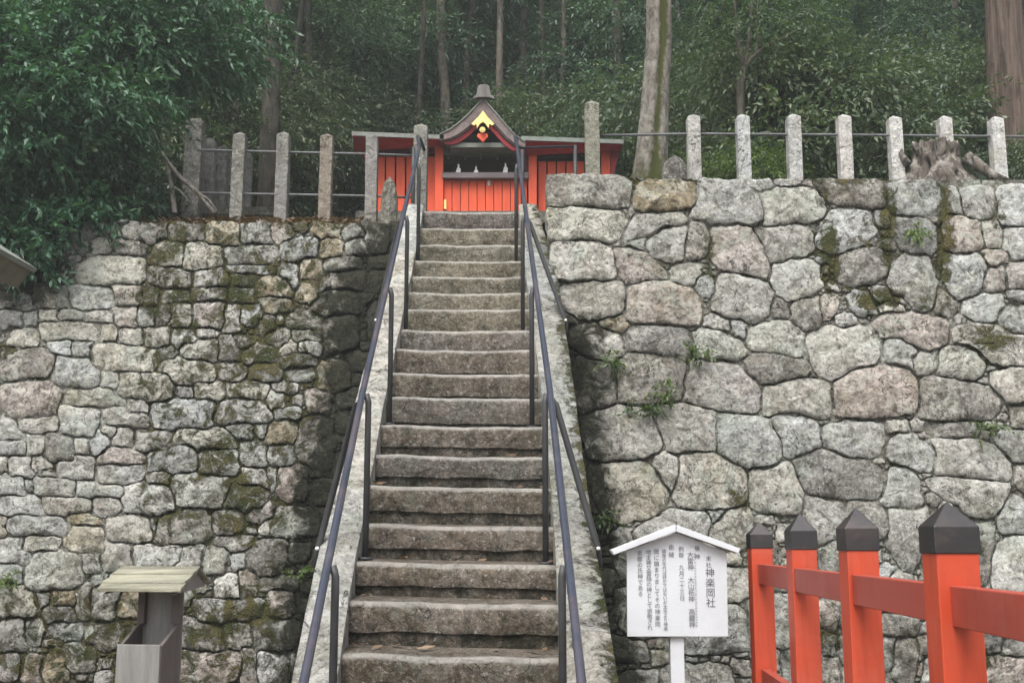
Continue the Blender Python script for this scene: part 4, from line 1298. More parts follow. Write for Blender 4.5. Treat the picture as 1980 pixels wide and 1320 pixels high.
for k in range(3):
    o1 = .08 + k*.9
    q = [(50+o1*0,538),(40,551),(-410,252),(-400,238)]
    A = [P(x,y,EY)+Vector((0,-.25-k*.8,-.055)) for x,y in q]
    mb = MB(); mb.add(A + [v+Vector((0,-.08,0)) for v in A], FQ); mb.build('rafter', M_EAVE, ev)
xw = P(-330,600,EY).x
mb = MB(); mb.box(xw-2.2, xw-.2, EY-2.3, EY-.4, 0, P(-330,330,EY).z); mb.build('wall', M_GREYWOOD, ev)

# ------------------------------------------------------------------ tree stump and standing stones
M_STUMP = bark_material('stump_wood', (0.038,0.032,0.026), (0.135,0.118,0.10), (0.34,0.325,0.30), sc=6.0, stretch=(1,1,0.22), lich=.7)
st_c = P(1822,348,10.72)
stump = thing('tree_stump', (st_c.x, st_c.y+.05, st_c.z), 'gnarled weathered tree stump with spreading roots on the block wall', 'tree stump')
V, Fc, A = [], [], []
ns, rows = 90, 18
for r in range(rows):
    h = r/(rows-1)
    for k in range(ns):
        t = 2*math.pi*k/ns
        rad = .20 + .10*math.exp(-h*2.6)
        flare = 0.0
        for ra, amp, wd in ((-.12,.34,.22),(-.55,.16,.16),(-1.0,.16,.2),(-1.55,.10,.16),(-2.1,.17,.2),(math.pi+.2,.30,.2),(math.pi-.5,.14,.2),(.6,.14,.3)):
            dd = math.atan2(math.sin(t-ra), math.cos(t-ra)); flare += amp*math.exp(-(dd/wd)**2)*math.exp(-h*4.2)
        cx_, sx_ = math.cos(t), math.sin(t)
        fur = mnoise.noise(Vector((cx_*5, sx_*5, h*.8)))*.045 + mnoise.noise(Vector((cx_*13, sx_*13, h*1.6)))*.030 + mnoise.noise(Vector((cx_*4, sx_*4, h*6)))*.025
        hole = -.13*max(0, mnoise.noise(Vector((cx_*3.2+4, sx_*3.2, h*3.5+2)))-.18)*2.2
        rad += flare + fur + hole
        hh = .47 + .07*mnoise.noise(Vector((cx_*2.5, sx_*2.5, 7))) + .025*mnoise.noise(Vector((cx_*9, sx_*9, 3)))
        V.append((st_c.x + rad*cx_, st_c.y+.13 + rad*sx_*.62, st_c.z-.06 + hh*h))
        A.append(.35)
for r in range(rows-1):
    for k in range(ns):
        j = (k+1) % ns; Fc.append([r*ns+k, r*ns+j, (r+1)*ns+j, (r+1)*ns+k])
V.append((st_c.x, st_c.y+.13, st_c.z+.27)); A.append(.2)
for k in range(ns): Fc.append([(rows-1)*ns+k, (rows-1)*ns+(k+1)%ns, len(V)-1])
mesh_obj('trunk_base', V, Fc, M_STUMP, stump, True, {'moss':A})
mb = MB(); a = P(1890,318,10.75); mb.tube([P(1868,305,10.8), a, P(1920,340,10.62), P(1956,352,10.58)], [.07,.06,.045,.02], 7); mb.build('root', M_STUMP, stump, True)
mb = MB(); mb.tube([P(1755,318,10.78), P(1742,298,10.8), P(1744,284,10.82)], [.045,.028,.010], 7); mb.build('root', M_STUMP, stump, True)

def boulder(name, px, top, bottom, Y, wpx, label, color, dsc=.7, moss=.2):
    b = P(px,bottom,Y); t = P(px,top,Y); w = wpx/2250*Y/2; h = t.z-b.z
    V, Fc, A, B = [], [], [], []
    R, S = 9, 18
    for r in range(R+1):
        f = r/R; rad = (1-(max(0,f-.35)/.65)**2.4)**.5 if f < 1 else 0.03
        for k in range(S):
            th = 2*math.pi*k/S
            q = 1 + .13*mnoise.noise(Vector((math.cos(th)*1.7, math.sin(th)*1.7, f*2+px)))
            V.append((b.x + w*rad*q*math.cos(th), Y + w*dsc + w*dsc*rad*q*math.sin(th), b.z-.1 + (h+.1)*f)); A.append(moss); B.append(.1)
    for r in range(R):
        for k in range(S):
            j = (k+1)%S; Fc.append([r*S+k, r*S+j, (r+1)*S+j, (r+1)*S+k])
    Fc.append([R*S+k for k in range(S)])
    o = mesh_obj(name, V, Fc, M_STONE_L, None, True, {'moss':A,'algae_shade':B}, color, loc=(b.x, Y+w*dsc, b.z))
    return tag(o, label, 'stone')
boulder('standing_stone', 1308, 295, 350, 11.3, 52, 'rounded dark standing stone beside the pale tree trunk', (0.16,0.15,0.14))
boulder('standing_stone', 750, 338, 428, 11.9, 36, 'upright mossy lichened stone beside the top of the steps', (0.21,0.20,0.17), moss=.45)
# ------------------------------------------------------------------ vegetation
def unit(a): return a/np.maximum(1e-9, np.linalg.norm(a, axis=1, keepdims=True))
def leaf_cloud(blobs, twigs, per, length, width, seed, droop=.25, twig_len=.35, flat=.55):
    """leaf sprays through the volume of the blobs (cx,cy,cz,rx,ry,rz); 2 triangles a leaf, folded on the midrib"""
    rs_ = np.random.RandomState(seed)
    bl = np.array(blobs, float)
    vol = (bl[:,3]*bl[:,4]*bl[:,5])**(2/3); pick = rs_.choice(len(bl), twigs, p=vol/vol.sum())
    d = unit(rs_.normal(size=(twigs,3)))
    r = rs_.rand(twigs,1)**.42
    tp = bl[pick,:3] + d*r*bl[pick,3:6]
    td = d*np.array([1,1,.45]) + rs_.normal(size=(twigs,3))*.45; td[:,2] -= droop; td = unit(td)
    j = np.tile(np.arange(per), twigs); ti = np.repeat(np.arange(twigs), per)
    frac = (j+.5)/per
    L = twig_len*(.6+.8*rs_.rand(twigs))[ti]
    base = tp[ti] + td[ti]*(frac*L)[:,None]; base[:,2] -= .25*L*frac**2
    up = np.array([0,0,1.0]) + rs_.normal(size=(len(ti),3))*flat; up = unit(up)
    side = unit(np.cross(td[ti], up)); sg = np.where(j % 2 == 0, 1, -1)[:,None]
    ld = unit(td[ti]*(.55+.5*rs_.rand(len(ti),1)) + side*sg*(.9-.5*frac[:,None]) + rs_.normal(size=(len(ti),3))*.25 - np.array([0,0,droop*.8]))
    up = unit(up - ld*np.sum(up*ld, axis=1, keepdims=True)); sd = np.cross(ld, up)
    ln = length*(.65+.6*rs_.rand(len(ti),1)); wd = width*(.7+.5*rs_.rand(len(ti),1))
    a = base; tip = base + ld*ln - np.array([0,0,1])*ln*.12
    m1 = base + ld*ln*.45 + sd*wd*.5 + up*wd*.16; m2 = base + ld*ln*.45 - sd*wd*.5 + up*wd*.16
    V = np.stack([a, m1, tip, m2], axis=1).reshape(-1,3)
    k = np.arange(len(ti))*4
    Fc = np.concatenate([np.stack([k,k+1,k+2],1), np.stack([k,k+2,k+3],1)], 0)
    return V, Fc

def leaf_obj(name, V, Fc, mat, parent):
    me = bpy.data.meshes.new(name)
    base = np.array(ORIG[parent.name]); v = (V-base).astype(np.float32)
    me.vertices.add(len(v)); me.vertices.foreach_set('co', v.ravel())
    me.loops.add(len(Fc)*3); me.loops.foreach_set('vertex_index', Fc.ravel().astype(np.int32))
    me.polygons.add(len(Fc)); me.polygons.foreach_set('loop_start', np.arange(0, len(Fc)*3, 3, dtype=np.int32))
    me.update(calc_edges=True); me.materials.append(mat)
    o = bpy.data.objects.new(name, me); link(o); o.parent = parent; ORIG[o.name] = Vector(base)
    return o

def trunk_mesh(parent, path, radii, mat, n=12, flare=0.0, moss=None, wob=.12, name='trunk', groove=0.0):
    """tapered, uneven stem along a path with interpolated rings"""
    pts = [Vector(p) for p in path]; P2, R2 = [], []
    for i in range(len(pts)-1):
        m = 6
        for k in range(m):
            t = k/m; P2.append(pts[i].lerp(pts[i+1], t)); R2.append(radii[i]+(radii[i+1]-radii[i])*t)
    P2.append(pts[-1]); R2.append(radii[-1])
    # smooth
    for _ in range(2):
        P2 = [P2[0]] + [(P2[i-1]+P2[i]*2+P2[i+1])/4 for i in range(1, len(P2)-1)] + [P2[-1]]
    V, Fc, A = [], [], []
    L = 0.0; sd_ = (pts[0].x*3.7+pts[0].y)
    for i, p in enumerate(P2):
        if i: L += (P2[i]-P2[i-1]).length
        t = (P2[min(i+1,len(P2)-1)]-P2[max(i-1,0)]).normalized()
        a = t.cross(Vector((0,1,0.1))).normalized(); b_ = t.cross(a)
        for k in range(n):
            th = 2*math.pi*k/n
            r = R2[i]*(1 + wob*mnoise.noise(Vector((math.cos(th)*1.4+sd_, math.sin(th)*1.4, L*1.1))) )
            if groove: r *= 1 - groove*math.exp(-((th-1.75)/.30)**2) + .10*groove*math.cos(2*(th-1.75))
            if flare: r += flare*math.exp(-L*4.0)*(1+.6*math.sin(th*4+1)+.3*math.sin(th*7))*R2[0]
            V.append(p + (a*math.cos(th)+b_*math.sin(th))*r)
            A.append(moss(L, th) if moss else 0.0)
    for i in range(len(P2)-1):
        for k in range(n):
            j = (k+1)%n; Fc.append([i*n+k, i*n+j, (i+1)*n+j, (i+1)*n+k])
    Fc.append([(len(P2)-1)*n+k for k in range(n)])
    return mesh_obj(name, V, Fc, mat, parent, True, {'moss':A})

M_LF_DARK = leaf_material('leaf_dark', (0.049,0.096,0.068), (0.065,0.122,0.078), (0.104,0.169,0.096), .48, .40, .25)
M_LF_MID = leaf_material('leaf_mid', (0.070,0.120,0.070), (0.091,0.148,0.078), (0.153,0.195,0.086), .50, .35, .35)
M_LF_NEAR = leaf_material('leaf_near', (0.038,0.099,0.058), (0.054,0.129,0.067), (0.084,0.179,0.090), .45, .45, .25)
M_LF_LIGHT = leaf_material('leaf_light', (0.070,0.115,0.048), (0.092,0.138,0.054), (0.15,0.17,0.055), .5, .35, .4)
M_LF_BUSH = leaf_material('leaf_bush', (0.053,0.086,0.055), (0.072,0.110,0.065), (0.138,0.156,0.096), .42, .5, .25)
M_LF_DRY = leaf_material('leaf_dry', (0.11,0.07,0.05), (0.16,0.11,0.075), (0.27,0.20,0.15), .7, .2, .1)
M_BK_PALE = bark_material('bark_pale', (0.095,0.085,0.073), (0.185,0.168,0.145), (0.27,0.27,0.235), sc=5, stretch=(1,1,.5), lich=.6)
M_BK_CEDAR = bark_material('bark_cedar', (0.060,0.044,0.036), (0.135,0.100,0.082), (0.12,0.10,0.085), sc=6, stretch=(1,1,.06), lich=.3, bump=1.0)
M_BK_DARK = bark_material('bark_dark', (0.022,0.020,0.016), (0.06,0.054,0.044), (0.10,0.10,0.08), sc=5, stretch=(1,1,.25), lich=.3)
M_BK_MID = bark_material('bark_mid', (0.055,0.048,0.038), (0.12,0.105,0.085), (0.17,0.165,0.13), sc=5, stretch=(1,1,.3), lich=.4)

def blob_crown(c, R, H, n, rnd, z0):
    """irregular set of leaf masses round an axis"""
    out = []
    for i in range(n):
        h = (i+.5)/n; a = rnd.uniform(0, 6.283); prof = math.sin(math.pi*min(1, .12+.86*h))**.7
        q = R*prof*rnd.uniform(.35,.95)
        s = R*rnd.uniform(.20,.36)
        out.append((c[0]+q*math.cos(a), c[1]+q*math.sin(a), z0+H*h+rnd.uniform(-.2,.2), s*1.25, s*1.25, s*.62))
    return out

def limbs(mb, axis, blobs, r0, rnd):
    for b_ in blobs:
        e = Vector(b_[:3]); t = min(1, max(0, .15+ (e.z-axis[0].z)/(axis[1].z-axis[0].z+1e-6)*.75))
        s = axis[0].lerp(axis[1], t*.85)
        m = s.lerp(e, .55)+Vector((rnd.uniform(-.1,.1), rnd.uniform(-.1,.1), rnd.uniform(-.12,.15)))
        r = r0*(1-.7*t)*.5+.006
        mb.tube([s, m, e], [r, r*.6, r*.2], 5, cap=False)

def tree(name, label, base, H, R, r0, nb, twigs, mat, bark, seed, group=None, z0f=.2, leaf=(.12,.05), cat='tree', per=9, lean=(0,0), tl=.45):
    rnd = random.Random(seed); b_ = Vector(base)
    root = thing(name, b_, label, cat, group)
    topv = b_ + Vector((lean[0]*H, lean[1]*H, H*.92))
    mid = b_.lerp(topv, .5)+Vector((rnd.uniform(-.15,.15), rnd.uniform(-.1,.1), 0))
    trunk_mesh(root, [b_-Vector((0,0,.25)), mid, topv], [r0*1.15, r0*.75, r0*.2], bark, 9, flare=.25)
    bl = blob_crown((b_.x+lean[0]*H*.6, b_.y+lean[1]*H*.6), R, H*(1-z0f), nb, rnd, b_.z+H*z0f)
    mb = MB(); limbs(mb, (b_, topv), bl, r0, rnd); mb.build('limbs', bark, root, True)
    V, Fc = leaf_cloud(bl, twigs, per, leaf[0], leaf[1], seed, twig_len=tl)
    leaf_obj('crown', V, Fc, mat, root)
    return root

def copy_tree(src, loc, rotz, sc, label=None, group=None):
    r = src.copy(); link(r); r.location = loc; r.rotation_euler = (0,0,rotz); r.scale = (sc,sc,sc)
    if label: r['label'] = label
    if group: r['group'] = group
    for ch in list(src.children):
        c = ch.copy(); link(c); c.parent = r
        for g2 in list(ch.children):
            d = g2.copy(); link(d); d.parent = c
    return r

rv = random.Random(99)
# --- the pale trunk on the block wall
b_ = P(1258,345,11.7)
t = thing('broadleaf_tree', (b_.x, 11.75, b_.z), 'pale grey lichened tree trunk with mossy flared base on the block wall', 'tree')
w = .165
trunk_mesh(t, [Vector((P(1254,345,11.75).x,11.75,4.85)), P(1257,340,11.75), P(1259,305,11.75), P(1266,200,11.75), P(1274,80,11.75), P(1274,-60,11.75), P(1262,-700,11.6)], [.21,.185,.168,.152,.140,.135,.11], M_BK_PALE, 28, flare=.45, groove=.34,
           moss=lambda L, th: (1.1*math.exp(-L*1.3)) + (.62*math.exp(-((th-1.95)/.6)**2)*min(1, max(0, (L-.9)/1.4))) + .42*math.exp(-((th-1.75)/.28)**2), wob=.10)
bl = []
for i in range(16): bl.append((b_.x+rv.uniform(-2.6,2.6), 11.7+rv.uniform(-1.5,2.6), b_.z+rv.uniform(6.5,10), rv.uniform(.7,1.2), rv.uniform(.7,1.2), .5))
mb = MB(); limbs(mb, (b_+Vector((0,0,4.2)), b_+Vector((.1,0,8.5))), bl, .14, rv); mb.build('limbs', M_BK_PALE, t, True)
V, Fc = leaf_cloud(bl, 500, 9, .16, .07, 77, twig_len=.5); leaf_obj('crown', V, Fc, M_LF_MID, t)
# --- cedar
cz = hill(P(1945,215,14.3).x, 14.3)
b_ = Vector((P(1948,215,14.3).x, 14.3, cz))
t = thing('cedar_tree', b_, 'thick straight cedar trunk with reddish brown fibrous bark behind the stump', 'tree')
trunk_mesh(t, [b_-Vector((0,0,.2)), P(1950,215,14.3), P(1942,80,14.3), P(1936,-60,14.3), P(1930,-900,14.3)], [.30,.26,.235,.225,.17], M_BK_CEDAR, 18, flare=.35, wob=.07)
bl = []
for i in range(16): bl.append((b_.x+rv.uniform(-2.2,2.2), 14.3+rv.uniform(-1.5,2.2), b_.z+rv.uniform(7.6,11.0), rv.uniform(.7,1.1), rv.uniform(.7,1.1), .5))
mb = MB(); limbs(mb, (b_+Vector((0,0,5)), b_+Vector((0,0,10))), bl, .15, rv); mb.build('limbs', M_BK_CEDAR, t, True)
V, Fc = leaf_cloud(bl, 500, 9, .16, .05, 78, twig_len=.5); leaf_obj('crown', V, Fc, M_LF_DARK, t)
# --- trunks one can tell apart in the wood: px base, px top(y=0), distance, width px, look
TR_LIST = [
 (523,260,528,15.2,38,M_BK_DARK,'thick dark trunk standing behind the rubble wall fence'),
 (452,255,462,15.6,18,M_BK_DARK,'slender dark trunk behind the rubble wall fence beside the thick dark trunk'),
 (560,235,585,17.5,12,M_BK_DARK,'thin leaning dark stem between the thick dark trunk and the shrine'),
 (862,200,852,20.5,19,M_BK_MID,'straight brown trunk rising behind the shrine wing and gable'),
 (900,200,916,21.5,13,M_BK_MID,'thin leaning brown trunk rising just behind the shrine gable'),
 (966,215,968,20.0,14,M_BK_MID,'thin upright brown trunk rising right behind the ridge ornament'),
 (1084,200,1090,20.5,10,M_BK_MID,'thin pale stem of the cluster behind the shrine wing'),
 (1052,200,1046,21.0,10,M_BK_MID,'thin pale stem of the cluster behind the shrine wing'),
 (1128,205,1136,22.5,24,M_BK_PALE,'faint pale trunk deep in the wood beyond the tall gate post'),
 (1545,230,1520,21.0,11,M_BK_MID,'thin stem in the bushes behind the white posts'),
 (1838,240,1846,22.0,16,M_BK_MID,'brown trunk deep in the wood between the stump and the cedar'),
 (690,230,700,22.0,14,M_BK_DARK,'dark trunk deep in the wood behind the shrine wing roof'),
]
for i, (xb, yb, xt, Y, wpx, bk, lb) in enumerate(TR_LIST):
    bx_ = P(xb, yb, Y); b_ = Vector((bx_.x, Y, hill(bx_.x, Y))); r = wpx/2250*Y/2
    t = thing('slender_tree', b_, lb, 'tree', 'stem cluster behind the shrine wing' if 'cluster' in lb else None)
    topv = P(xt + (xt-xb)*1.4, -430, Y)
    trunk_mesh(t, [b_-Vector((0,0,.2)), P(xb,yb,Y) if P(xb,yb,Y).z > b_.z+.1 else b_+Vector((0,0,.3)), P((xb+xt)/2+rv.uniform(-4,4), yb/2, Y), P(xt,0,Y), topv], [r*1.25,r*1.08,r,r*.92,r*.6], bk, 10, flare=.2)
    bl = [(topv.x+rv.uniform(-1.5,1.5), Y+rv.uniform(-1.4,1.4), topv.z+rv.uniform(-1.6,1.8), .8, .8, .45) for _ in range(8)]
    mb = MB(); limbs(mb, (topv-Vector((0,0,1.5)), topv+Vector((0,0,.6))), bl, r, rv); mb.build('limbs', bk, t, True)
    V, Fc = leaf_cloud(bl, 220, 8, .17, .07, 200+i, twig_len=.5); leaf_obj('crown', V, Fc, M_LF_DARK if i % 2 else M_LF_MID, t)
for i in range(11):
    px = [610,655,760,800,1010,1160,1200,1330,1380,1480,1600,1660,1720,1780,1880,575][i]; Y = 18.9 + (i*37 % 11)*.55
    a, k = ray(px, 250); x = a*Y; r = rv.uniform(.04,.085); b_ = Vector((x, Y, hill(x, Y)))
    t = thing('slender_tree', b_, 'slim bare trunk among the foliage on the wooded slope', 'tree', 'slim trunks on the wooded slope')
    ln_ = rv.uniform(-.06,.06)
    trunk_mesh(t, [b_-Vector((0,0,.2)), b_+Vector((ln_*3,0,3)), b_+Vector((ln_*7+rv.uniform(-.2,.2),0,7)), b_+Vector((ln_*11,0,11))], [r*1.2,r,r*.8,r*.4], M_BK_MID if i % 3 else M_BK_DARK, 9, flare=.2)
    bl = [(b_.x+ln_*11+rv.uniform(-1.2,1.2), Y+rv.uniform(-1.2,1.2), b_.z+rv.uniform(9.0,12), .7,.7,.4) for _ in range(5)]
    mb = MB(); limbs(mb, (b_+Vector((0,0,7)), b_+Vector((ln_*11,0,11))), bl, r, rv); mb.build('limbs', M_BK_MID, t, True)
    V, Fc = leaf_cloud(bl, 110, 8, .17, .07, 900+i, twig_len=.5); leaf_obj('crown', V, Fc, M_LF_MID, t)
# --- small forked tree behind the white posts
b_ = P(1434,235,13.4); b_.z = hill(b_.x, 13.4)
t = thing('forked_tree', b_, 'small dark forked tree with a long arching branch behind the white posts', 'tree')
trunk_mesh(t, [b_-Vector((0,0,.2)), P(1433,230,13.4), P(1431,170,13.4), P(1440,130,13.4)], [.06,.052,.048,.042], M_BK_MID, 10)
for path, r in (([(1440,130),(1455,112),(1480,90),(1520,70),(1570,48)],[.036,.03,.024,.016,.006]), ([(1440,132),(1430,100),(1424,60),(1420,10),(1418,-60)],[.03,.026,.022,.018,.01]),
                ([(1440,130),(1446,95),(1450,50),(1454,0),(1452,-60)],[.028,.025,.02,.017,.01]), ([(1460,108),(1466,80),(1462,45),(1466,0)],[.018,.014,.011,.008])):
    trunk_mesh(t, [P(x,y,13.4) for x,y in path], r, M_BK_MID, 7, name='limb')
bl = [(*P(x,y,13.4+rv.uniform(-.4,.4)), .55,.5,.28) for x,y in ((1400,60),(1430,15),(1470,40),(1520,60),(1570,45),(1410,-30),(1480,-30),(1550,10),(1380,110))]
V, Fc = leaf_cloud(bl, 380, 8, .075, .032, 301, twig_len=.3); leaf_obj('crown', V, Fc, M_LF_MID, t)

# --- dense evergreens and bushes on the slope: five kinds, copied
kinds = []
spec = [(6.2,2.1,.10,26,3300,M_LF_DARK,.06,(.115,.046)),(7.4,2.3,.11,30,3700,M_LF_MID,.08,(.115,.046)),(5.0,2.0,.08,22,3200,M_LF_DARK,.04,(.10,.04)),
        (2.2,1.5,.04,16,2600,M_LF_BUSH,.05,(.085,.034)),(1.5,1.2,.03,12,1800,M_LF_LIGHT,.05,(.09,.032))]
lbl = ['dense dark evergreen tree on the slope behind the shrine','tall mid green tree on the slope behind the shrine','low branched dark evergreen on the slope behind the shrine',
       'round green bush on the slope behind the fences','pale green undergrowth bush behind the fences']
grp = ['dark evergreens on the slope','mid green trees on the slope','low branched evergreens on the slope','green bushes on the slope','pale green bushes behind the fences']
spots = {0:[],1:[],2:[],3:[],4:[]}
rq = random.Random(4)
def free(x, y): return not (-3.0 < x < 2.4 and 15.2 < y < 19.2)
for row, (Y, n, ks) in enumerate(((19.6,9,(2,3,2)),(22.5,11,(0,2,1)),(26,11,(0,1,2)),(30,12,(1,0,2)),(35,12,(0,1,2)),(41,12,(1,0,2)),(48,12,(1,0,2)))):
    half = Y*.52
    for i in range(n):
        x = -half + 2*half*(i+.5)/n + rq.uniform(-.5,.5); y = Y + rq.uniform(-1.2,1.2)
        if free(x, y): spots[rq.choice(ks)].append((x, y))
for (px, Y) in ((1490,14.8),(1540,15.6),(1580,14.9),(1680,15.8),(1780,15.2),(1870,16.4),(2010,15.4),(1465,17.5),(1620,18.0),(1760,18.4),(1300,18),(1905,18.5),(500,18.4),(470,17.6),(420,16.0),(560,18.6),(1290,18.9),(2080,17.5),(380,18.5),(250,16.5)):
    a, k = ray(px, 300); spots[3 if rq.random() < .85 else 4].append((a*Y, Y))
for (px, Y) in ((1440,13.2),(1095,20.5),(1190,20.0),(1500,19.5),(700,20.5),(330,17.5)):
    a, k = ray(px, 300); spots[4].append((a*Y, Y))
for k in range(5):
    H, R, r0, nb, tw, mt, z0f, lf = spec[k]
    first = None
    for (x, y) in spots[k]:
        loc = Vector((x, y, hill(x, y)-.05)); sc = rq.uniform(.85,1.2)
        if k == 4: sc *= .62 if y < 14.5 else .85
        if first is None:
            first = tree('evergreen_tree' if k < 3 else 'bush', lbl[k], loc, H, R, r0, nb, tw, mt, M_BK_DARK, 400+k, grp[k], z0f, lf, 'tree' if k < 3 else 'bush')
        else:
            copy_tree(first, loc, rq.uniform(0,6.28), sc)

bushes = [o for o in SC.objects if o.type == 'EMPTY' and o.get('group') == grp[3]]
for (px, Y, sc) in ((1925,13.5,.42),(2010,13.2,.5)):
    a, k = ray(px, 300); copy_tree(bushes[0], Vector((a*Y, Y, hill(a*Y, Y)-.05)), px*.1, sc, 'low dark bush crowding the foot of the cedar trunk', 'low bushes at the cedar foot')
# --- near evergreens over the rubble wall
near_specs = [
 # blobs in photo pixels: (x, y, distance, rx, ry, rz in metres)
 ('broad_evergreen','large glossy evergreen overhanging the old stone fence at the rubble wall', (250,400,12.6), .09,
   [(60,60,11.6,.75,.6,.45),(190,70,12.0,.8,.6,.45),(120,170,11.4,.7,.6,.4),(300,60,12.6,.7,.6,.4),(230,190,11.8,.5,.5,.3),(380,110,13.0,.6,.6,.4),(20,150,11.2,.6,.5,.4),(200,250,11.8,.5,.45,.3),(90,290,11.4,.5,.45,.3),(330,150,12.8,.4,.5,.25),(440,60,13.6,.7,.6,.45),(-60,60,11.4,.7,.6,.5),(-80,220,11.2,.6,.5,.5),(10,240,11.2,.45,.4,.3),(430,110,13.8,.4,.5,.25),(160,-30,12,.9,.7,.5),(320,-40,12.6,.9,.7,.5)], 2300, M_LF_NEAR, (.105,.044)),
 ('broad_evergreen','evergreen with hanging sprays behind the thick dark trunk and old fence', (600,330,20.0), .08,
   [(600,40,19.4,.9,.7,.5),(680,90,19.9,.9,.7,.5),(620,150,19.6,.7,.6,.4),(740,40,20.4,.9,.7,.5),(560,80,19.4,.6,.6,.4),(700,170,20.4,.7,.6,.35),(790,110,20.9,.7,.6,.45),(640,210,20.0,.6,.5,.3),(500,20,19.2,.7,.6,.4)], 1300, M_LF_DARK, (.10,.042)),
]
for nm, lb, (bx_, by_, Y), r, pts, tw, mt, lf in near_specs:
    b_ = P(bx_, by_, Y); b_.z = hill(b_.x, Y)
    t = thing(nm, b_, lb, 'tree')
    bl = [(*P(x,y,Yb), rx, ry, rz) for x,y,Yb,rx,ry,rz in pts]
    top = Vector((b_.x-.2, b_.y, b_.z+3.6))
    trunk_mesh(t, [b_-Vector((0,0,.2)), b_.lerp(top,.5)+Vector((.1,0,0)), top], [r,r*.8,r*.4], M_BK_DARK, 10)
    mb = MB(); limbs(mb, (b_, top), bl, r, rv); mb.build('limbs', M_BK_DARK, t, True)
    V, Fc = leaf_cloud(bl, tw, 10, lf[0], lf[1], 500+int(bx_), droop=.35, twig_len=.34); leaf_obj('crown', V, Fc, mt, t)
for i, (nm, lb, (bx_, by_, Y), pts, tw, mt, lf) in enumerate((
 ('shrub','bright glossy shrub spilling over the end of the rubble wall beside the outbuilding roof', (60,470,11.75), [(40,410,11.45,.35,.3,.2),(150,420,11.5,.35,.3,.2),(100,470,11.4,.3,.25,.2),(210,410,11.6,.25,.25,.14),(60,500,11.3,.28,.2,.15),(-40,430,11.4,.4,.3,.3),(170,395,11.5,.22,.2,.12),(10,480,11.3,.3,.2,.2)], 330, M_LF_NEAR, (.105,.04)),
 ('shrub','dark shrub in the shade under the large glossy evergreen', (150,400,12.3), [(120,360,12.0,.5,.4,.3),(220,350,12.2,.5,.4,.25),(40,350,11.9,.5,.4,.3),(260,390,12.2,.35,.3,.18),(-60,340,11.9,.6,.4,.4),(180,310,12.0,.5,.4,.25)], 520, M_LF_DARK, (.10,.04)))):
    b_ = P(bx_, by_, Y); b_.z = hill(b_.x, Y)
    t = thing(nm, b_, lb, 'shrub')
    bl = [(*P(x,y,Yb), rx, ry, rz) for x,y,Yb,rx,ry,rz in pts]
    mb = MB()
    for q in bl: mb.tube([b_-Vector((0,0,.1)), (b_+Vector(q[:3]))/2+Vector((0,0,.12)), Vector(q[:3])], [.014,.01,.004], 5)
    mb.build('stems', M_BK_DARK, t, True)
    V, Fc = leaf_cloud(bl, tw, 10, lf[0], lf[1], 620+i, droop=.35, twig_len=.26); leaf_obj('foliage', V, Fc, mt, t)

# --- fallen poles leaning on the old fence
for lb, path, r in (('pale crooked stick standing upright at the edge of the rubble wall', [(338,412),(332,360),(322,315),(296,250)], (.030,.026,.022,.012)),
                    ('long bare branch leaning down across the old stone fence', [(416,412),(385,375),(345,340),(310,292)], (.026,.024,.022,.014))):
    pts = [P(x,y,12.0) for x,y in path]; b_ = pts[0]
    t = thing('fallen_branch', b_, lb, 'branch')
    trunk_mesh(t, pts, r, M_BK_PALE, 8, name='stick')
    mb = MB(); mb.tube([pts[1], pts[1]+Vector((.10,-.03,-.06)), pts[1]+Vector((.22,-.06,-.20))], [.016,.013,.006], 6); mb.build('twig', M_BK_PALE, t, True)

# --- leaf litter and moss on the wall tops
def litter(name, label, region, n, size, seed, mat, cat):
    rs_ = np.random.RandomState(seed); V, Fc = [], []
    for i in range(n):
        x = rs_.uniform(region[0], region[1]); y = rs_.uniform(region[2], region[3])
        z = hill(x, y)+.012+rs_.rand()*.02
        a = rs_.rand()*6.28; l = size*(.6+.8*rs_.rand()); w_ = l*.45; tz = rs_.uniform(-.5,.5)*l
        d = np.array([math.cos(a), math.sin(a), 0]); s = np.array([-math.sin(a), math.cos(a), rs_.uniform(-.6,.6)])
        c = np.array([x,y,z])
        k = len(V); V += [c-d*l/2, c+s*w_/2+[0,0,.008], c+d*l/2+[0,0,abs(tz)], c-s*w_/2+[0,0,.008]]; Fc += [[k,k+1,k+2],[k,k+2,k+3]]
    o = mesh_obj(name, np.array(V), Fc, mat); o['kind'] = 'stuff'; tag(o, label, cat)
    return o
litter('leaf_litter','brown fallen leaves lying on the top of the rubble wall', (-4.6,-1.5,11.62,12.7), 2600, .07, 1, M_LF_DRY, 'leaves')
litter('leaf_litter','dry fallen leaves on the ground behind the white posts', (.6,6.5,10.55,16), 2600, .075, 2, M_LF_DRY, 'leaves')

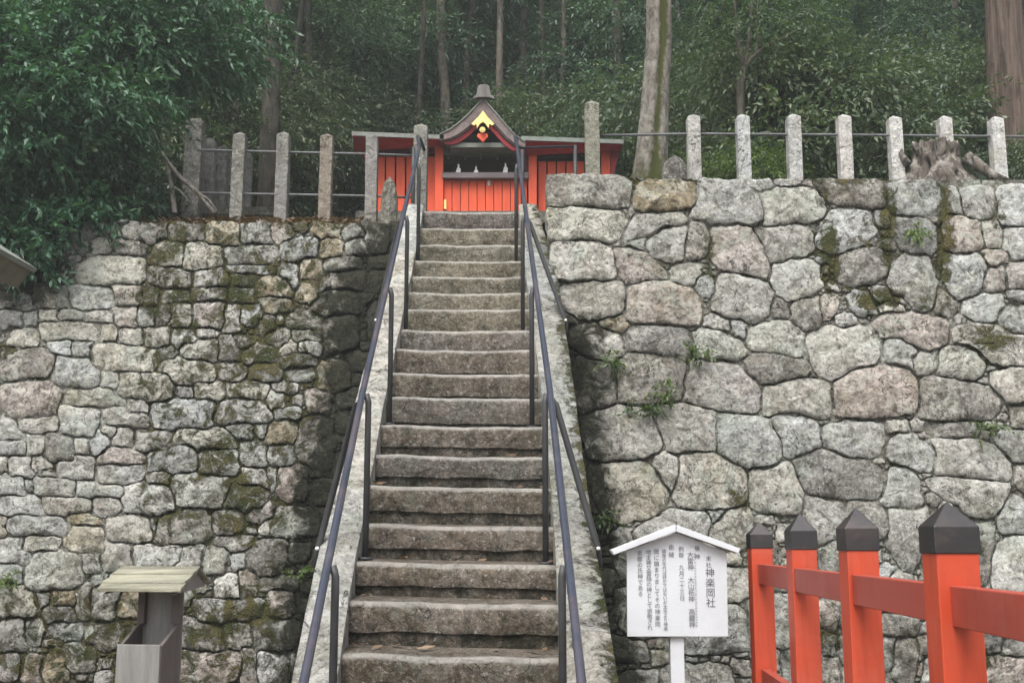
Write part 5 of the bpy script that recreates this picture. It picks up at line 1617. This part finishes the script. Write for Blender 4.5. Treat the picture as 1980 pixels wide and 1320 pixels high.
rs_ = np.random.RandomState(44); V, Fc = [], []
for i in range(70):
    n = rs_.randint(12, LAST+1); Y, zl, zr = step_pose(n)
    u = rs_.rand(); u = u**2.5*.5 if rs_.rand() < .5 else 1-u**2.5*.5
    x = lerp_pts(IN_L,Y)+.02 + (lerp_pts(IN_R,Y)-lerp_pts(IN_L,Y)-.04)*u; y = Y + .03 + rs_.rand()*(TREAD-.05)
    z = zl+(zr-zl)*u+.014; l = .018+.035*rs_.rand(); a = rs_.rand()*6.28
    d_ = np.array([math.cos(a), math.sin(a), 0])*l; s_ = np.array([-math.sin(a), math.cos(a), .3])*l*.4; c_ = np.array([x,y,z])
    k = len(V); V += [c_-d_, c_+s_+[0,0,.006], c_+d_+[0,0,.012], c_-s_+[0,0,.006]]; Fc += [[k,k+1,k+2],[k,k+2,k+3]]
o = mesh_obj('leaf_litter', np.array(V), Fc, M_LF_DRY); o['kind'] = 'stuff'; tag(o, 'scattered small dry leaves on the stone steps', 'leaves')
# --- small weeds rooted in the block wall
def weed(px, py, plane, n, L, seed, label, mat=M_LF_LIGHT):
    b_ = plane.at(px, py, 0.0); t = thing('weed', b_, label, 'plant', None)
    rnd = random.Random(seed)
    mb = MB(); bl = []
    for i in range(n):
        e = b_ + Vector((rnd.uniform(-1,1)*L, -rnd.uniform(.06,.14), rnd.uniform(-.2,.9)*L))
        mb.tube([b_+Vector((0,.05,0)), (b_+e)/2+Vector((0,-.02,.02)), e], [.004,.003,.0015], 4); bl.append((*e,.035,.03,.03))
    mb.build('stem', mat, t)
    V, Fc = leaf_cloud(bl, n*4, 5, .055, .026, seed, twig_len=.09); leaf_obj('leaves', V, Fc, mat, t)
weed(1248,792,RWALL,6,.13,31,'yellow green fern in the joint of the block wall above the notice board')
weed(1295,772,RWALL,5,.10,32,'tuft of pale leaves beside the fern in the block wall')
weed(1188,712,RWALL,4,.08,33,'small weed in the shaded joint near the handrail on the block wall')
weed(1342,682,RWALL,4,.07,34,'tiny weed in a narrow joint near the middle of the block wall')
weed(1760,462,RWALL,4,.08,35,'fresh green sprig on a dark block under the stump')
weed(1905,832,RWALL,4,.06,36,'pale weed between blocks above the vermilion fence')
weed(1165,1003,RWALL,4,.06,37,'dry weed in the joint beside the lower handrail brace')
weed(590,1110,LWALL,4,.06,38,'bright weed at the foot of the steps against the rubble wall')
weed(22,1125,LWALL,4,.06,39,'yellow green weed among pale stones of the rubble wall')
# ------------------------------------------------------------------ haze volume added to lift the dark tones
hz, nt, bs, out = new_mat('lift_haze')
nt.nodes.remove(bs)
pv = nt.nodes.new('ShaderNodeVolumePrincipled')
pv.inputs['Color'].default_value = (0.86,0.92,0.90,1)
pv.inputs['Density'].default_value = 0.0027
pv.inputs['Anisotropy'].default_value = 0.2
nt.links.new(pv.outputs[0], out.inputs['Volume'])
mb = MB(); mb.box(-64, 64, -22, 66, -1.0, 46); o = mb.build('haze', hz); o['kind'] = 'stuff'
tag(o, 'thin pale haze added between the trees to lift the dark tones', 'haze')
